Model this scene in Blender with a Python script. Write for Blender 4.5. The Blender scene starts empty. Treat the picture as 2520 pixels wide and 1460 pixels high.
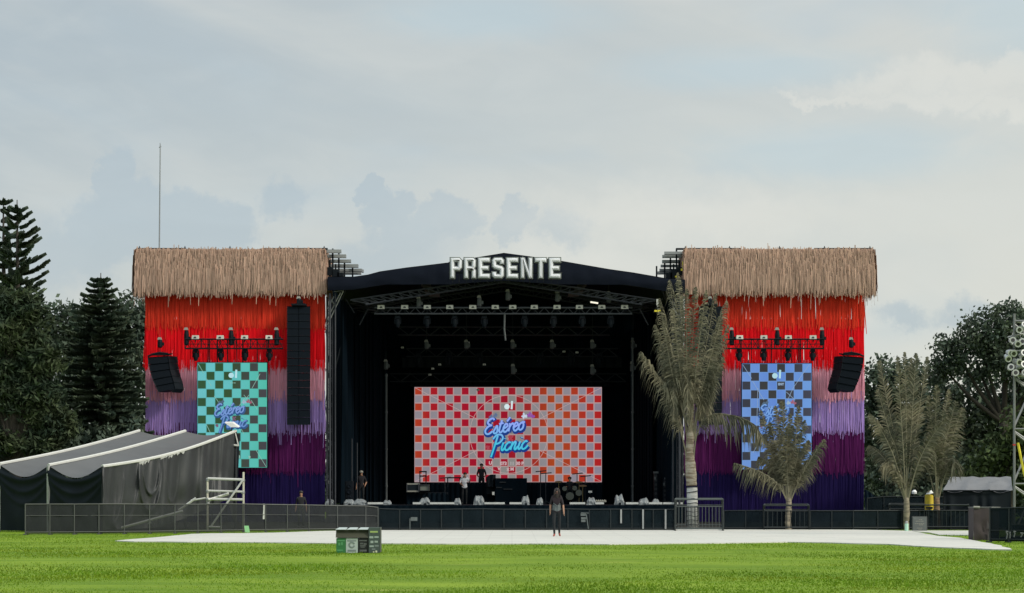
import bpy, bmesh, math, random
import numpy as np
from mathutils import Vector, Matrix, noise as mnoise

random.seed(7)
rng = np.random.default_rng(7)
SC = bpy.context.scene
COL = SC.collection
R = math.radians

# ------------------------------------------------------------------ camera, sky, sun, exposure
CAM_H = 1.6          # eye height (m)
FPX, CX, HY = 5394.0, 1260.0, 1207.0     # focal length and horizon on a 2520 x 1460 print of the view
cam_d = bpy.data.cameras.new("camera"); cam = bpy.data.objects.new("camera", cam_d); COL.objects.link(cam)
cam.location = (0, 0, CAM_H); cam.rotation_euler = (R(90), 0, 0)
cam_d.sensor_width = 36; cam_d.lens = FPX / 2520 * 36
cam_d.shift_y = (HY - 730) / 2520; cam_d.clip_end = 3000; cam_d.clip_start = 0.5
SC.camera = cam
SC.view_settings.view_transform = 'Standard'; SC.view_settings.look = 'None'
SC.view_settings.gamma = 1; SC.view_settings.use_curve_mapping = False
SC.view_settings.exposure = 0.65
EXM = 2 ** 0.65
SUN_AZ, SUN_EL = R(118), R(36)
SKY_STRENGTH = 0.1

sun_d = bpy.data.lights.new("sun", 'SUN'); sun = bpy.data.objects.new("sun", sun_d); COL.objects.link(sun)
sun_d.energy = 1.5; sun_d.angle = R(10); sun_d.color = (1.0, 0.93, 0.80)
sdir = Vector((math.sin(SUN_AZ) * math.cos(SUN_EL), math.cos(SUN_AZ) * math.cos(SUN_EL), math.sin(SUN_EL)))
sun.rotation_euler = sdir.to_track_quat('Z', 'Y').to_euler(); sun.location = (0, 0, 60)


class NT:
    """small helper round a node tree"""
    def __init__(s, tree):
        s.t = tree; tree.nodes.clear()
    def n(s, kind, **kw):
        nd = s.t.nodes.new(kind)
        for k, v in kw.items(): setattr(nd, k, v)
        return nd
    def put(s, sock, v):
        if v is None: return
        if hasattr(v, 'is_output'): s.t.links.new(v, sock)
        else: sock.default_value = v
    def m(s, op, a, b=None, c=None, clamp=False):
        nd = s.n('ShaderNodeMath', operation=op, use_clamp=clamp)
        s.put(nd.inputs[0], a); s.put(nd.inputs[1], b); s.put(nd.inputs[2], c)
        return nd.outputs[0]
    def step(s, x, lo, hi):
        nd = s.n('ShaderNodeMapRange', interpolation_type='SMOOTHSTEP')
        s.put(nd.inputs['Value'], x); nd.inputs['From Min'].default_value = lo; nd.inputs['From Max'].default_value = hi
        return nd.outputs['Result']
    def mix(s, f, a, b, mode='MIX'):
        nd = s.n('ShaderNodeMix', data_type='RGBA', blend_type=mode)
        s.put(nd.inputs[0], f)
        for i, v in ((6, a), (7, b)):
            s.put(nd.inputs[i], (*v, 1) if isinstance(v, (tuple, list)) and len(v) == 3 else v)
        return nd.outputs[2]
    def xyz(s, x, y, z):
        nd = s.n('ShaderNodeCombineXYZ')
        for i, v in enumerate((x, y, z)): s.put(nd.inputs[i], v)
        return nd.outputs[0]
    def noise(s, vec, scale, detail=4, rough=.55, dist=0):
        nd = s.n('ShaderNodeTexNoise')
        s.put(nd.inputs['Vector'], vec); nd.inputs['Scale'].default_value = scale
        nd.inputs['Detail'].default_value = detail; nd.inputs['Roughness'].default_value = rough
        nd.inputs['Distortion'].default_value = dist
        return nd.outputs['Fac']


def lin(c):
    return tuple(((v / 255 + .055) / 1.055) ** 2.4 if v > 10 else v / 255 / 12.92 for v in c)


def build_sky():
    w = bpy.data.worlds.new("World"); SC.world = w; w.use_nodes = True
    N = NT(w.node_tree)
    tc = N.n('ShaderNodeTexCoord'); sp = N.n('ShaderNodeSeparateXYZ')
    N.t.links.new(tc.outputs['Generated'], sp.inputs[0])
    x, y, z = sp.outputs
    u = N.m('ARCTAN2', x, y); v = N.m('ARCSINE', z)
    k = 1 / (EXM * SKY_STRENGTH)
    def sc(c): return tuple(q * k for q in lin(c))
    big = N.noise(N.xyz(N.m('ADD', N.m('MULTIPLY', u, 5.0), N.m('MULTIPLY', v, 3.0)), N.m('ADD', N.m('MULTIPLY', v, 17.0), N.m('MULTIPLY', u, 4.5)), 3.1), 1.0, 5, .5, .6)
    fine = N.noise(N.xyz(N.m('MULTIPLY', u, 22.0), N.m('MULTIPLY', v, 60.0), 7.7), 1.0, 5, .55, .8)
    # veil: blue grey on the left and above, warm and pale towards the sun on the right
    t = N.step(N.m('ADD', N.m('SINE', u), N.m('MULTIPLY', N.m('SUBTRACT', big, .5), .35)), -.42, .36)
    low = N.step(v, .20, .02)
    t2 = N.m('ADD', N.m('MULTIPLY', t, .62), N.m('MULTIPLY', low, .32), clamp=True)
    veil = N.mix(t2, sc((174, 187, 194)), sc((235, 233, 220)))
    # broad pale streaks and thin blue-grey patches
    streak = N.step(N.m('ADD', big, N.m('MULTIPLY', N.m('SUBTRACT', fine, .5), .25)), .38, .68)
    veil = N.mix(N.m('MULTIPLY', streak, .42), veil, sc((210, 212, 207)))
    hole = N.step(N.noise(N.xyz(N.m('MULTIPLY', u, 4.0), N.m('MULTIPLY', v, 11.0), 21.0), 1.0, 4, .5, .5), .54, .74)
    veil = N.mix(N.m('MULTIPLY', hole, .5), veil, sc((184, 202, 212)))
    def early(px, py, rx, ry):
        a = N.m('DIVIDE', N.m('SUBTRACT', u, (px - CX) / FPX), rx / FPX); b = N.m('DIVIDE', N.m('SUBTRACT', v, (HY - py) / FPX), ry / FPX)
        return N.step(N.m('ADD', N.m('SQRT', N.m('ADD', N.m('MULTIPLY', a, a), N.m('MULTIPLY', b, b))), N.m('MULTIPLY', N.m('SUBTRACT', fine, .5), 1.2)), 1.5, .3)
    blue = N.m('MAXIMUM', N.m('MAXIMUM', early(2520, 70, 230, 110), early(1180, 60, 260, 60)), N.m('MAXIMUM', early(2050, 390, 330, 70), early(1850, 190, 300, 50)))
    veil = N.mix(N.m('MULTIPLY', blue, .55), veil, sc((192, 211, 218)))
    # cumulus silhouettes, each an ellipse in azimuth / elevation with a billowed outline
    du = N.m('MULTIPLY', N.m('SUBTRACT', N.noise(N.xyz(u, v, 0.3), 48, 8, .66), .5), .040)
    dv = N.m('MULTIPLY', N.m('SUBTRACT', N.noise(N.xyz(u, v, 5.3), 48, 8, .66), .5), .034)
    uu = N.m('ADD', u, du); vv = N.m('ADD', v, dv)
    def blob(px, py, rx, ry, soft):
        a = N.m('DIVIDE', N.m('SUBTRACT', uu, (px - CX) / FPX), rx / FPX)
        b = N.m('DIVIDE', N.m('SUBTRACT', vv, (HY - py) / FPX), ry / FPX)
        r = N.m('SQRT', N.m('ADD', N.m('MULTIPLY', a, a), N.m('MULTIPLY', b, b)))
        return N.step(r, 1 + soft, 1 - soft)
    def union(lst):
        o = None
        for e in lst:
            e = blob(*e); o = e if o is None else N.m('MAXIMUM', o, e)
        return o
    dark = union([(297, 470, 46, 84, .16), (330, 520, 80, 80, .25), (285, 590, 105, 100, .22), (170, 640, 160, 80, .6), (520, 570, 115, 88, .18), (430, 590, 90, 80, .3),
                  (690, 505, 50, 42, .4), (914, 476, 40, 27, .14), (965, 525, 62, 48, .2), (1105, 555, 95, 66, .16), (1000, 580, 110, 60, .3),
                  (1000, 640, 190, 60, .5), (1268, 540, 58, 58, .18), (1385, 560, 60, 45, .5), (2215, 790, 60, 28, .6),
                  (2350, 790, 60, 34, .6)])
    col = N.mix(N.m('MULTIPLY', dark, .66), veil, sc((178, 192, 200)))
    light = union([(2472, 192, 52, 30, .35), (2390, 205, 60, 28, .6), (2300, 220, 130, 34, .7), (2440, 228, 170, 40, .6), (2200, 236, 170, 26, .8), (2090, 262, 110, 15, .6), (2000, 267, 70, 9, .7),
                   (2330, 268, 230, 22, .6), (2470, 300, 90, 26, .5), (1390, 660, 260, 70, .9), (1700, 540, 420, 60, .95)])
    col = N.mix(N.m('MULTIPLY', light, .48), col, sc((232, 230, 220)))
    col = N.mix(.16, col, N.mix(1.0, col, N.m('ADD', .75, N.m('MULTIPLY', fine, .5)), 'MULTIPLY'))
    zen = N.m('ADD', 1.0, N.m('MULTIPLY', N.step(v, .24, 1.15), 1.1))      # an overcast sky is brighter overhead than at the horizon
    col = N.mix(1.0, col, N.xyz(zen, zen, zen), 'MULTIPLY')
    sky = N.n('ShaderNodeTexSky', sky_type='NISHITA')
    sky.sun_disc = False; sky.sun_elevation = SUN_EL; sky.sun_rotation = SUN_AZ; sky.dust_density = 2.0
    col = N.mix(.90, sky.outputs[0], col)
    bg = N.n('ShaderNodeBackground'); bg.inputs['Strength'].default_value = SKY_STRENGTH
    N.t.links.new(col, bg.inputs['Color'])
    out = N.n('ShaderNodeOutputWorld'); N.t.links.new(bg.outputs[0], out.inputs[0])


build_sky()


# ------------------------------------------------------------------ where things stand
def P(px, py, Y):            # point seen at (px, py) of the print, Y metres away
    return Vector(((px - CX) / FPX * Y, Y, CAM_H - (py - HY) / FPX * Y))


def G(px, py, z=0.0):        # point of the ground seen at (px, py)
    Y = CAM_H * FPX / (py - HY)
    return Vector(((px - CX) / FPX * Y, Y, z))


def L(px, Y):                # length
    return px / FPX * Y


# ------------------------------------------------------------------ materials
def principled(name, col, rough=.6, metal=0.0, spec=.4, var=.25, scale=3.0, bump=0.0, stretch=(1, 1, 1), bscale=None, attr=None, transl=0.0, coord='Object'):
    m = bpy.data.materials.new(name); m.use_nodes = True
    N = NT(m.node_tree)
    tc = N.n('ShaderNodeTexCoord'); mp = N.n('ShaderNodeMapping'); mp.inputs['Scale'].default_value = stretch
    N.t.links.new(tc.outputs[coord], mp.inputs[0])
    nz = N.noise(mp.outputs[0], scale, 5, .6)
    f = N.m('ADD', 1 - var, N.m('MULTIPLY', nz, 2 * var))
    c = N.mix(1.0, tuple(col), N.xyz(f, f, f), 'MULTIPLY')
    if attr:
        a = N.n('ShaderNodeAttribute', attribute_name=attr)
        c = N.mix(1.0, c, a.outputs['Color'], 'MULTIPLY')
    b = N.n('ShaderNodeBsdfPrincipled')
    N.t.links.new(c, b.inputs['Base Color'])
    b.inputs['Roughness'].default_value = rough; b.inputs['Metallic'].default_value = metal
    b.inputs['Specular IOR Level'].default_value = spec
    if bump:
        bp = N.n('ShaderNodeBump'); bp.inputs['Strength'].default_value = bump; bp.inputs['Distance'].default_value = .02
        N.t.links.new(N.noise(mp.outputs[0], bscale or scale * 4, 4, .6), bp.inputs['Height'])
        N.t.links.new(bp.outputs[0], b.inputs['Normal'])
    sh = b.outputs[0]
    if transl:
        tr = N.n('ShaderNodeBsdfTranslucent'); N.t.links.new(c, tr.inputs['Color'])
        mx = N.n('ShaderNodeMixShader'); mx.inputs[0].default_value = transl
        N.t.links.new(sh, mx.inputs[1]); N.t.links.new(tr.outputs[0], mx.inputs[2]); sh = mx.outputs[0]
    o = N.n('ShaderNodeOutputMaterial'); N.t.links.new(sh, o.inputs[0])
    return m


def see_through(name, col, opacity, rough=.8):
    m = bpy.data.materials.new(name); m.use_nodes = True
    N = NT(m.node_tree)
    tc = N.n('ShaderNodeTexCoord')
    nz = N.noise(tc.outputs['Object'], 2.2, 4, .6)
    f = N.m('ADD', .72, N.m('MULTIPLY', nz, .56))
    b = N.n('ShaderNodeBsdfPrincipled'); b.inputs['Roughness'].default_value = rough; b.inputs['Specular IOR Level'].default_value = .06
    N.t.links.new(N.mix(1.0, tuple(col), N.xyz(f, f, f), 'MULTIPLY'), b.inputs['Base Color'])
    t = N.n('ShaderNodeBsdfTransparent'); mx = N.n('ShaderNodeMixShader'); mx.inputs[0].default_value = opacity
    N.t.links.new(t.outputs[0], mx.inputs[1]); N.t.links.new(b.outputs[0], mx.inputs[2])
    o = N.n('ShaderNodeOutputMaterial'); N.t.links.new(mx.outputs[0], o.inputs[0])
    return m


def emissive(name, col, strength=1.0):
    m = bpy.data.materials.new(name); m.use_nodes = True
    N = NT(m.node_tree)
    tc = N.n('ShaderNodeTexCoord'); nz = N.noise(tc.outputs['Object'], 9, 2)
    f = N.m('ADD', .85, N.m('MULTIPLY', nz, .3))
    b = N.n('ShaderNodeBsdfPrincipled'); b.inputs['Base Color'].default_value = (.01, .01, .01, 1); b.inputs['Roughness'].default_value = .6
    N.t.links.new(N.mix(1.0, tuple(col), N.xyz(f, f, f), 'MULTIPLY'), b.inputs['Emission Color'])
    b.inputs['Emission Strength'].default_value = strength
    o = N.n('ShaderNodeOutputMaterial'); N.t.links.new(b.outputs[0], o.inputs[0])
    return m


M = {}
M['steel'] = principled('galvanised_steel', (.38, .39, .39), .45, .6, var=.2, scale=6)
M['alu_white'] = principled('white_aluminium', (.56, .57, .55), .5, .0, var=.12, scale=5)
M['dark_steel'] = principled('dark_steel', (.018, .022, .028), .65, .1, var=.3, scale=5)
M['mid_steel'] = principled('grey_truss_steel', (.046, .052, .064), .6, .2, var=.25, scale=5)
M['black'] = principled('black_paint', (.006, .010, .015), .6, spec=.15, var=.3, scale=4)
M['grille'] = principled('speaker_grille', (.007, .011, .017), .8, spec=.1, var=.3, scale=14)
M['drape'] = principled('black_drape', (.0030, .0075, .0125), .9, spec=.04, var=.45, scale=.8, stretch=(3, 3, .25), bump=.4, bscale=6)
M['roof_tarp'] = principled('black_roof_tarp', (.008, .011, .020), .85, spec=.08, var=.3, scale=.6, bump=.25, bscale=3)
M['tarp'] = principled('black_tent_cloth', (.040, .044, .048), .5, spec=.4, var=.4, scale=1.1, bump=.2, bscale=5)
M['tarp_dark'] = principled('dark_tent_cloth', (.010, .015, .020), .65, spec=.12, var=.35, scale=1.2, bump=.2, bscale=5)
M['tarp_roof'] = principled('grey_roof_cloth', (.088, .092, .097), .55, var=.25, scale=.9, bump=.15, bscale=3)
M['white_pvc'] = principled('white_plastic', (.72, .73, .70), .45, var=.1, scale=5)
M['wrap'] = principled('clear_plastic_wrap', (.225, .25, .265), .4, spec=.6, var=.5, scale=7, bump=.7, bscale=14)
M['mesh_grey'] = see_through('grey_shade_cloth', (.032, .036, .038), .80)
M['mesh_black'] = see_through('black_shade_cloth', (.008, .014, .018), .95)
M['thatch'] = principled('dry_palm_thatch', (.52, .358, .280), .9, var=.22, scale=1.6, stretch=(4, 4, .6), attr='tint', transl=.22, spec=.15)
M['trunk_dark'] = principled('conifer_bark', (.042, .036, .030), .9, var=.4, scale=3, bump=.5)
M['skin'] = principled('skin', (.36, .20, .13), .55, var=.1)
M['hair'] = principled('dark_hair', (.016, .011, .010), .5, var=.3, scale=12)
M['wood_box'] = principled('dark_brown_cover', (.050, .040, .042), .8, var=.35, scale=2, bump=.2)
M['green_paint'] = principled('green_bin_card', (.035, .17, .055), .6, var=.15, scale=4)
M['white_card'] = principled('pale_bin_card', (.42, .48, .47), .6, var=.1, scale=4)
M['black_card'] = principled('black_bin_card', (.010, .012, .013), .6, var=.2, scale=4)
M['grey_card'] = principled('grey_green_card', (.060, .085, .080), .6, var=.15, scale=4)
M['olive_card'] = principled('olive_card', (.050, .052, .034), .7, var=.2, scale=4)


# ------------------------------------------------------------------ mesh helpers
class MB:
    def __init__(s): s.v, s.f, s.mi, s.tint = [], [], [], []
    def add(s, vs, fs, mi=0, tint=1.0):
        o = len(s.v); s.v += [tuple(p) for p in vs]
        s.f += [tuple(o + i for i in f) for f in fs]; s.mi += [mi] * len(fs)
        s.tint += [tint] * len(vs)
    def box(s, c, size, rot=None, mi=0, top=None):
        hx, hy, hz = (q / 2 for q in size); tx, ty = top if top else (1, 1)
        vs = [Vector((x * hx * (tx if z > 0 else 1), y * hy * (ty if z > 0 else 1), z * hz)) for z in (-1, 1) for y in (-1, 1) for x in (-1, 1)]
        if rot is not None: vs = [rot @ p for p in vs]
        s.add([p + Vector(c) for p in vs], [(0, 2, 3, 1), (4, 5, 7, 6), (0, 1, 5, 4), (2, 6, 7, 3), (0, 4, 6, 2), (1, 3, 7, 5)], mi)
    def tube(s, pts, r, n=6, mi=0, cap=True, flat=1.0):
        pts = [Vector(p) for p in pts]; k = len(pts)
        rs = r if isinstance(r, (list, tuple)) else [r] * k
        vs = []
        for i, p in enumerate(pts):
            t = (pts[min(i + 1, k - 1)] - pts[max(i - 1, 0)])
            t = t.normalized() if t.length > 1e-9 else Vector((0, 0, 1))
            a = Vector((0, 1, 0)) if abs(t.y) < .9 else Vector((0, 0, 1))
            b = t.cross(a).normalized(); c = b.cross(t)
            for j in range(n):
                an = 2 * math.pi * (j + .5) / n
                vs.append(p + b * (math.cos(an) * rs[i]) + c * (math.sin(an) * rs[i] * flat))
        fs = [(i * n + j, i * n + (j + 1) % n, (i + 1) * n + (j + 1) % n, (i + 1) * n + j) for i in range(k - 1) for j in range(n)]
        if cap: fs += [tuple(range(n - 1, -1, -1)), tuple((k - 1) * n + j for j in range(n))]
        s.add(vs, fs, mi)
    def bar(s, a, b, r=.03, n=5, mi=0): s.tube([a, b], r, n, mi)
    def lathe(s, c, prof, n=12, mi=0, rot=None):
        c = Vector(c); vs = []
        for r, z in prof:
            for j in range(n):
                p = Vector((r * math.cos(2 * math.pi * j / n), r * math.sin(2 * math.pi * j / n), z))
                vs.append((rot @ p if rot is not None else p) + c)
        k = len(prof)
        fs = [(i * n + j, i * n + (j + 1) % n, (i + 1) * n + (j + 1) % n, (i + 1) * n + j) for i in range(k - 1) for j in range(n)]
        fs += [tuple(range(n - 1, -1, -1)), tuple((k - 1) * n + j for j in range(n))]
        s.add(vs, fs, mi)
    def grid(s, fn, nu, nv, mi=0):
        vs = [fn(i / nu, j / nv) for j in range(nv + 1) for i in range(nu + 1)]
        fs = [(j * (nu + 1) + i, j * (nu + 1) + i + 1, (j + 1) * (nu + 1) + i + 1, (j + 1) * (nu + 1) + i) for j in range(nv) for i in range(nu)]
        s.add(vs, fs, mi)
    def truss(s, a, b, h, w=.0, r=.03, n=None, up=Vector((0, 0, 1)), mi=0):
        """box (or flat, w = 0) girder between a and b: chords and zigzag braces"""
        a, b = Vector(a), Vector(b); t = (b - a).normalized(); side = t.cross(up).normalized(); up2 = side.cross(t).normalized()
        ln = (b - a).length; n = n or max(2, round(ln / (h * 1.3)))
        rows = [-w / 2, w / 2] if w else [0]
        for q in rows:
            for z in (-h / 2, h / 2):
                s.bar(a + side * q + up2 * z, b + side * q + up2 * z, r, 5, mi)
            for i in range(n):
                p0 = a + t * (ln * i / n); p1 = a + t * (ln * (i + 1) / n); sg = 1 if i % 2 else -1
                s.bar(p0 + side * q - up2 * (h / 2 * sg), p1 + side * q + up2 * (h / 2 * sg), r * .6, 4, mi)
        if w:
            for z in (-h / 2, h / 2):
                for i in range(n + 1):
                    p0 = a + t * (ln * i / n)
                    s.bar(p0 - side * w / 2 + up2 * z, p0 + side * w / 2 + up2 * z, r * .6, 4, mi)
    def mesh(s, name, smooth=False, tint=False):
        me = bpy.data.meshes.new(name); me.from_pydata(s.v, [], s.f)
        me.polygons.foreach_set('material_index', s.mi)
        if smooth: me.polygons.foreach_set('use_smooth', [True] * len(me.polygons))
        if tint:
            at = me.color_attributes.new('tint', 'FLOAT_COLOR', 'POINT')
            a = np.ones((len(s.v), 4), np.float32); a[:, :3] = np.array(s.tint, np.float32)[:, None]
            at.data.foreach_set('color', a.ravel())
        me.update()
        return me
    def build(s, name, mats, parent=None, smooth=False, tint=False, origin=None):
        me = s.mesh(name, smooth, tint)
        return link(name, me, mats, parent, origin)


def np_mesh(name, V, F, tint=None):
    """V (n,3), F (m,k) arrays of equal-sized faces"""
    me = bpy.data.meshes.new(name); V = np.asarray(V, np.float32); F = np.asarray(F, np.int32)
    k = F.shape[1]
    me.vertices.add(len(V)); me.vertices.foreach_set('co', V.ravel())
    me.loops.add(F.size); me.loops.foreach_set('vertex_index', F.ravel())
    me.polygons.add(len(F)); me.polygons.foreach_set('loop_start', np.arange(0, F.size, k, dtype=np.int32))
    me.polygons.foreach_set('loop_total', np.full(len(F), k, np.int32))
    me.update(calc_edges=True)
    if tint is not None:
        at = me.color_attributes.new('tint', 'FLOAT_COLOR', 'POINT')
        a = np.ones((len(V), 4), np.float32); t = np.asarray(tint, np.float32)
        a[:, :3] = t if t.ndim == 2 else t[:, None]
        at.data.foreach_set('color', a.ravel())
    return me


def link(name, me, mats, parent=None, origin=None):
    o = bpy.data.objects.new(name, me)
    for m in (mats if isinstance(mats, (list, tuple)) else [mats]):
        if m.name not in [x.name for x in me.materials if x]: me.materials.append(m)
    COL.objects.link(o)
    base = Vector((0, 0, 0))
    if origin is not None:
        base = Vector(origin); me.transform(Matrix.Translation(-base)); o.location = base
    if parent is not None:
        o.parent = parent; o.location = base - world_loc(parent)
    return o


def world_loc(o):
    p = Vector(o.location)
    while o.parent is not None:
        o = o.parent; p = p + Vector(o.location)
    return p


def tag(o, label=None, cat=None, group=None, kind=None):
    if label: o['label'] = label
    if cat: o['category'] = cat
    if group: o['group'] = group
    if kind: o['kind'] = kind
    return o


def thing(name, label, cat, loc=(0, 0, 0), group=None):
    o = bpy.data.objects.new(name, None); o.empty_display_size = .2; COL.objects.link(o)
    o.location = loc
    return tag(o, label, cat, group)


def copy_tree(o, parent=None):
    c = o.copy(); COL.objects.link(c); c.parent = parent
    for ch in list(o.children): copy_tree(ch, c)
    return c


ORD = ['first', 'second', 'third', 'fourth', 'fifth', 'sixth', 'seventh', 'eighth', 'ninth', 'tenth', 'eleventh', 'twelfth', 'thirteenth', 'fourteenth']


def smooth_line(pts, k=6):
    pts = [Vector(p) for p in pts]; out = []
    q = [pts[0]] + pts + [pts[-1]]
    for i in range(1, len(q) - 2):
        for j in range(k):
            t = j / k; a, b, c, d = q[i - 1], q[i], q[i + 1], q[i + 2]
            out.append(.5 * ((2 * b) + (c - a) * t + (2 * a - 5 * b + 4 * c - d) * t * t + (3 * b - a - 3 * c + d) * t ** 3))
    return out + [pts[-1]]

# ------------------------------------------------------------------ ground, lawn, white flooring
def lawn_material():
    m = bpy.data.materials.new('lawn'); m.use_nodes = True
    N = NT(m.node_tree); tc = N.n('ShaderNodeTexCoord'); o = tc.outputs['Object']
    mp = N.n('ShaderNodeMapping'); mp.inputs['Scale'].default_value = (.35, 1.0, 1); N.t.links.new(o, mp.inputs[0])
    big = N.noise(mp.outputs[0], .42, 5, .6, .4); small = N.noise(o, 5, 4, .7); mid = N.noise(mp.outputs[0], 1.5, 3, .6)
    f = N.step(N.m('ADD', N.m('ADD', N.m('MULTIPLY', big, .55), N.m('MULTIPLY', small, .16)), N.m('MULTIPLY', mid, .22)), .36, .66)
    c = N.mix(f, (.110, .200, .008), (.235, .335, .026))
    c = N.mix(N.m('MULTIPLY', N.step(N.noise(mp.outputs[0], .9, 3, .6), .60, .74), .45), c, (.34, .36, .09))
    b = N.n('ShaderNodeBsdfPrincipled'); N.t.links.new(c, b.inputs['Base Color']); b.inputs['Roughness'].default_value = .8
    b.inputs['Specular IOR Level'].default_value = .15
    bp = N.n('ShaderNodeBump'); bp.inputs['Strength'].default_value = .6; bp.inputs['Distance'].default_value = .05
    N.t.links.new(small, bp.inputs['Height']); N.t.links.new(bp.outputs[0], b.inputs['Normal'])
    ot = N.n('ShaderNodeOutputMaterial'); N.t.links.new(b.outputs[0], ot.inputs[0])
    return m


M['lawn'] = lawn_material()
g = MB()
xs = [-900, -300, -120] + list(np.linspace(-60, 60, 41)) + [120, 300, 900]
ys = [-200, -40, 10] + list(np.linspace(20, 110, 46)) + [160, 400, 1500]
vs = [(x, y, (.05 * mnoise.noise((x * .13, y * .13, 2.2)) if 20 < y < 60 else 0.0)) for y in ys for x in xs]
nx = len(xs)
g.add(vs, [(j * nx + i, j * nx + i + 1, (j + 1) * nx + i + 1, (j + 1) * nx + i) for j in range(len(ys) - 1) for i in range(nx - 1)])
ground = g.build('ground', M['lawn'], smooth=True); tag(ground, 'broad lawn running up to the stage barriers', kind='structure')

# flooring outlines, on the ground
MAT_PTS = [(283, 1333), (330, 1334.8), (395, 1335), (461, 1336.2), (560, 1336.3), (673, 1337.2), (800, 1338.8), (950, 1339.5), (1100, 1340.6), (1300, 1340.2), (1500, 1341.5), (1600, 1340), (1690, 1339),
           (1765, 1338.6), (1850, 1337.2), (1938, 1336), (2040, 1337.5), (2102, 1339.6), (2186, 1341), (2247, 1345.5), (2320, 1349.5), (2392, 1352), (2440, 1354.2), (2490, 1354.8), (2465, 1345),
           (2416, 1336.6), (2363, 1325.8), (2307, 1321), (2286, 1317), (2235, 1308), (2100, 1305.4), (1900, 1304.8), (1700, 1304.5), (1400, 1304.5), (1000, 1304.8), (800, 1308.5), (673, 1313), (599, 1314.2), (520, 1314.6), (472, 1316), (432, 1320), (374, 1325.5), (320, 1329.5)]
MAT2_PTS = [(2225, 1307.5), (2293, 1307.6), (2397, 1307.8), (2396, 1318.8), (2312, 1318.0), (2285, 1312)]


def flooring(name, label, pts, seed):
    loop = [G(*p) for p in pts]
    # finer, slightly wandering outline
    out = []
    rr = random.Random(seed)
    for i, a in enumerate(loop):
        b = loop[(i + 1) % len(loop)]; n = max(1, int((b - a).length / 1.2))
        for j in range(n):
            p = a.lerp(b, j / n)
            if j: p += Vector((rr.uniform(-.06, .06), rr.uniform(-.16, .16), 0))
            out.append(p)
    bm = bmesh.new()
    top = [bm.verts.new((p.x, p.y, .03)) for p in out]
    f = bm.faces.new(top)
    if f.normal.z < 0: f.normal_flip()
    geo = bmesh.ops.extrude_face_region(bm, geom=[f])
    for v in [e for e in geo['geom'] if isinstance(e, bmesh.types.BMVert)]: v.co.z = .03
    for v in top: v.co.z = -.02
    bmesh.ops.recalc_face_normals(bm, faces=bm.faces)
    bmesh.ops.triangulate(bm, faces=bm.faces)
    me = bpy.data.meshes.new(name); bm.to_mesh(me); bm.free()
    return tag(link(name, me, M['flooring']), label, 'ground cover')


def flooring_material():
    m = bpy.data.materials.new('white_flooring'); m.use_nodes = True
    N = NT(m.node_tree); tc = N.n('ShaderNodeTexCoord'); o = tc.outputs['Object']
    br = N.n('ShaderNodeTexBrick'); N.t.links.new(o, br.inputs['Vector'])
    br.inputs['Scale'].default_value = .33; br.inputs['Mortar Size'].default_value = .006; br.offset = .5
    br.inputs['Color1'].default_value = (.63, .625, .58, 1); br.inputs['Color2'].default_value = (.58, .58, .54, 1); br.inputs['Mortar'].default_value = (.50, .495, .46, 1)
    mp = N.n('ShaderNodeMapping'); mp.inputs['Scale'].default_value = (.25, 1.2, 1); N.t.links.new(o, mp.inputs[0])
    f = N.m('ADD', .76, N.m('MULTIPLY', N.noise(mp.outputs[0], .8, 6, .7), .46))
    c = N.mix(1.0, br.outputs['Color'], N.xyz(f, f, f), 'MULTIPLY')
    c = N.mix(N.m('MULTIPLY', N.step(N.noise(mp.outputs[0], 2.5, 4, .7), .56, .74), .42), c, (.44, .43, .37))
    b = N.n('ShaderNodeBsdfPrincipled'); N.t.links.new(c, b.inputs['Base Color']); b.inputs['Roughness'].default_value = .55
    bp = N.n('ShaderNodeBump'); bp.inputs['Strength'].default_value = .5; bp.inputs['Distance'].default_value = .06
    N.t.links.new(N.noise(mp.outputs[0], 1.6, 3, .5), bp.inputs['Height']); N.t.links.new(bp.outputs[0], b.inputs['Normal'])
    ot = N.n('ShaderNodeOutputMaterial'); N.t.links.new(b.outputs[0], ot.inputs[0])
    return m


M['flooring'] = flooring_material()
flooring('turf_flooring', 'wide white flooring laid over the lawn in front of the stage barriers', MAT_PTS, 3)
flooring('turf_flooring', 'short white flooring strip behind the right palms, ending at the brown crate', MAT2_PTS, 5)

mb = MB(); mb.add([(-21.5, 89.0, .004), (21.5, 88.6, .004), (24, 124, .004), (-24, 124, .004)], [(0, 1, 2, 3)])  # flat dark sheet over the lawn, from the barriers back past the stage
M['dark_ground'] = principled('dark_grey_ground', (.030, .030, .027), .9, spec=.1, var=.4, scale=1.2, bump=.3)
tag(mb.build('service_path', M['dark_ground']), 'dark grey ground between the barriers and the stage', kind='structure')

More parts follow.
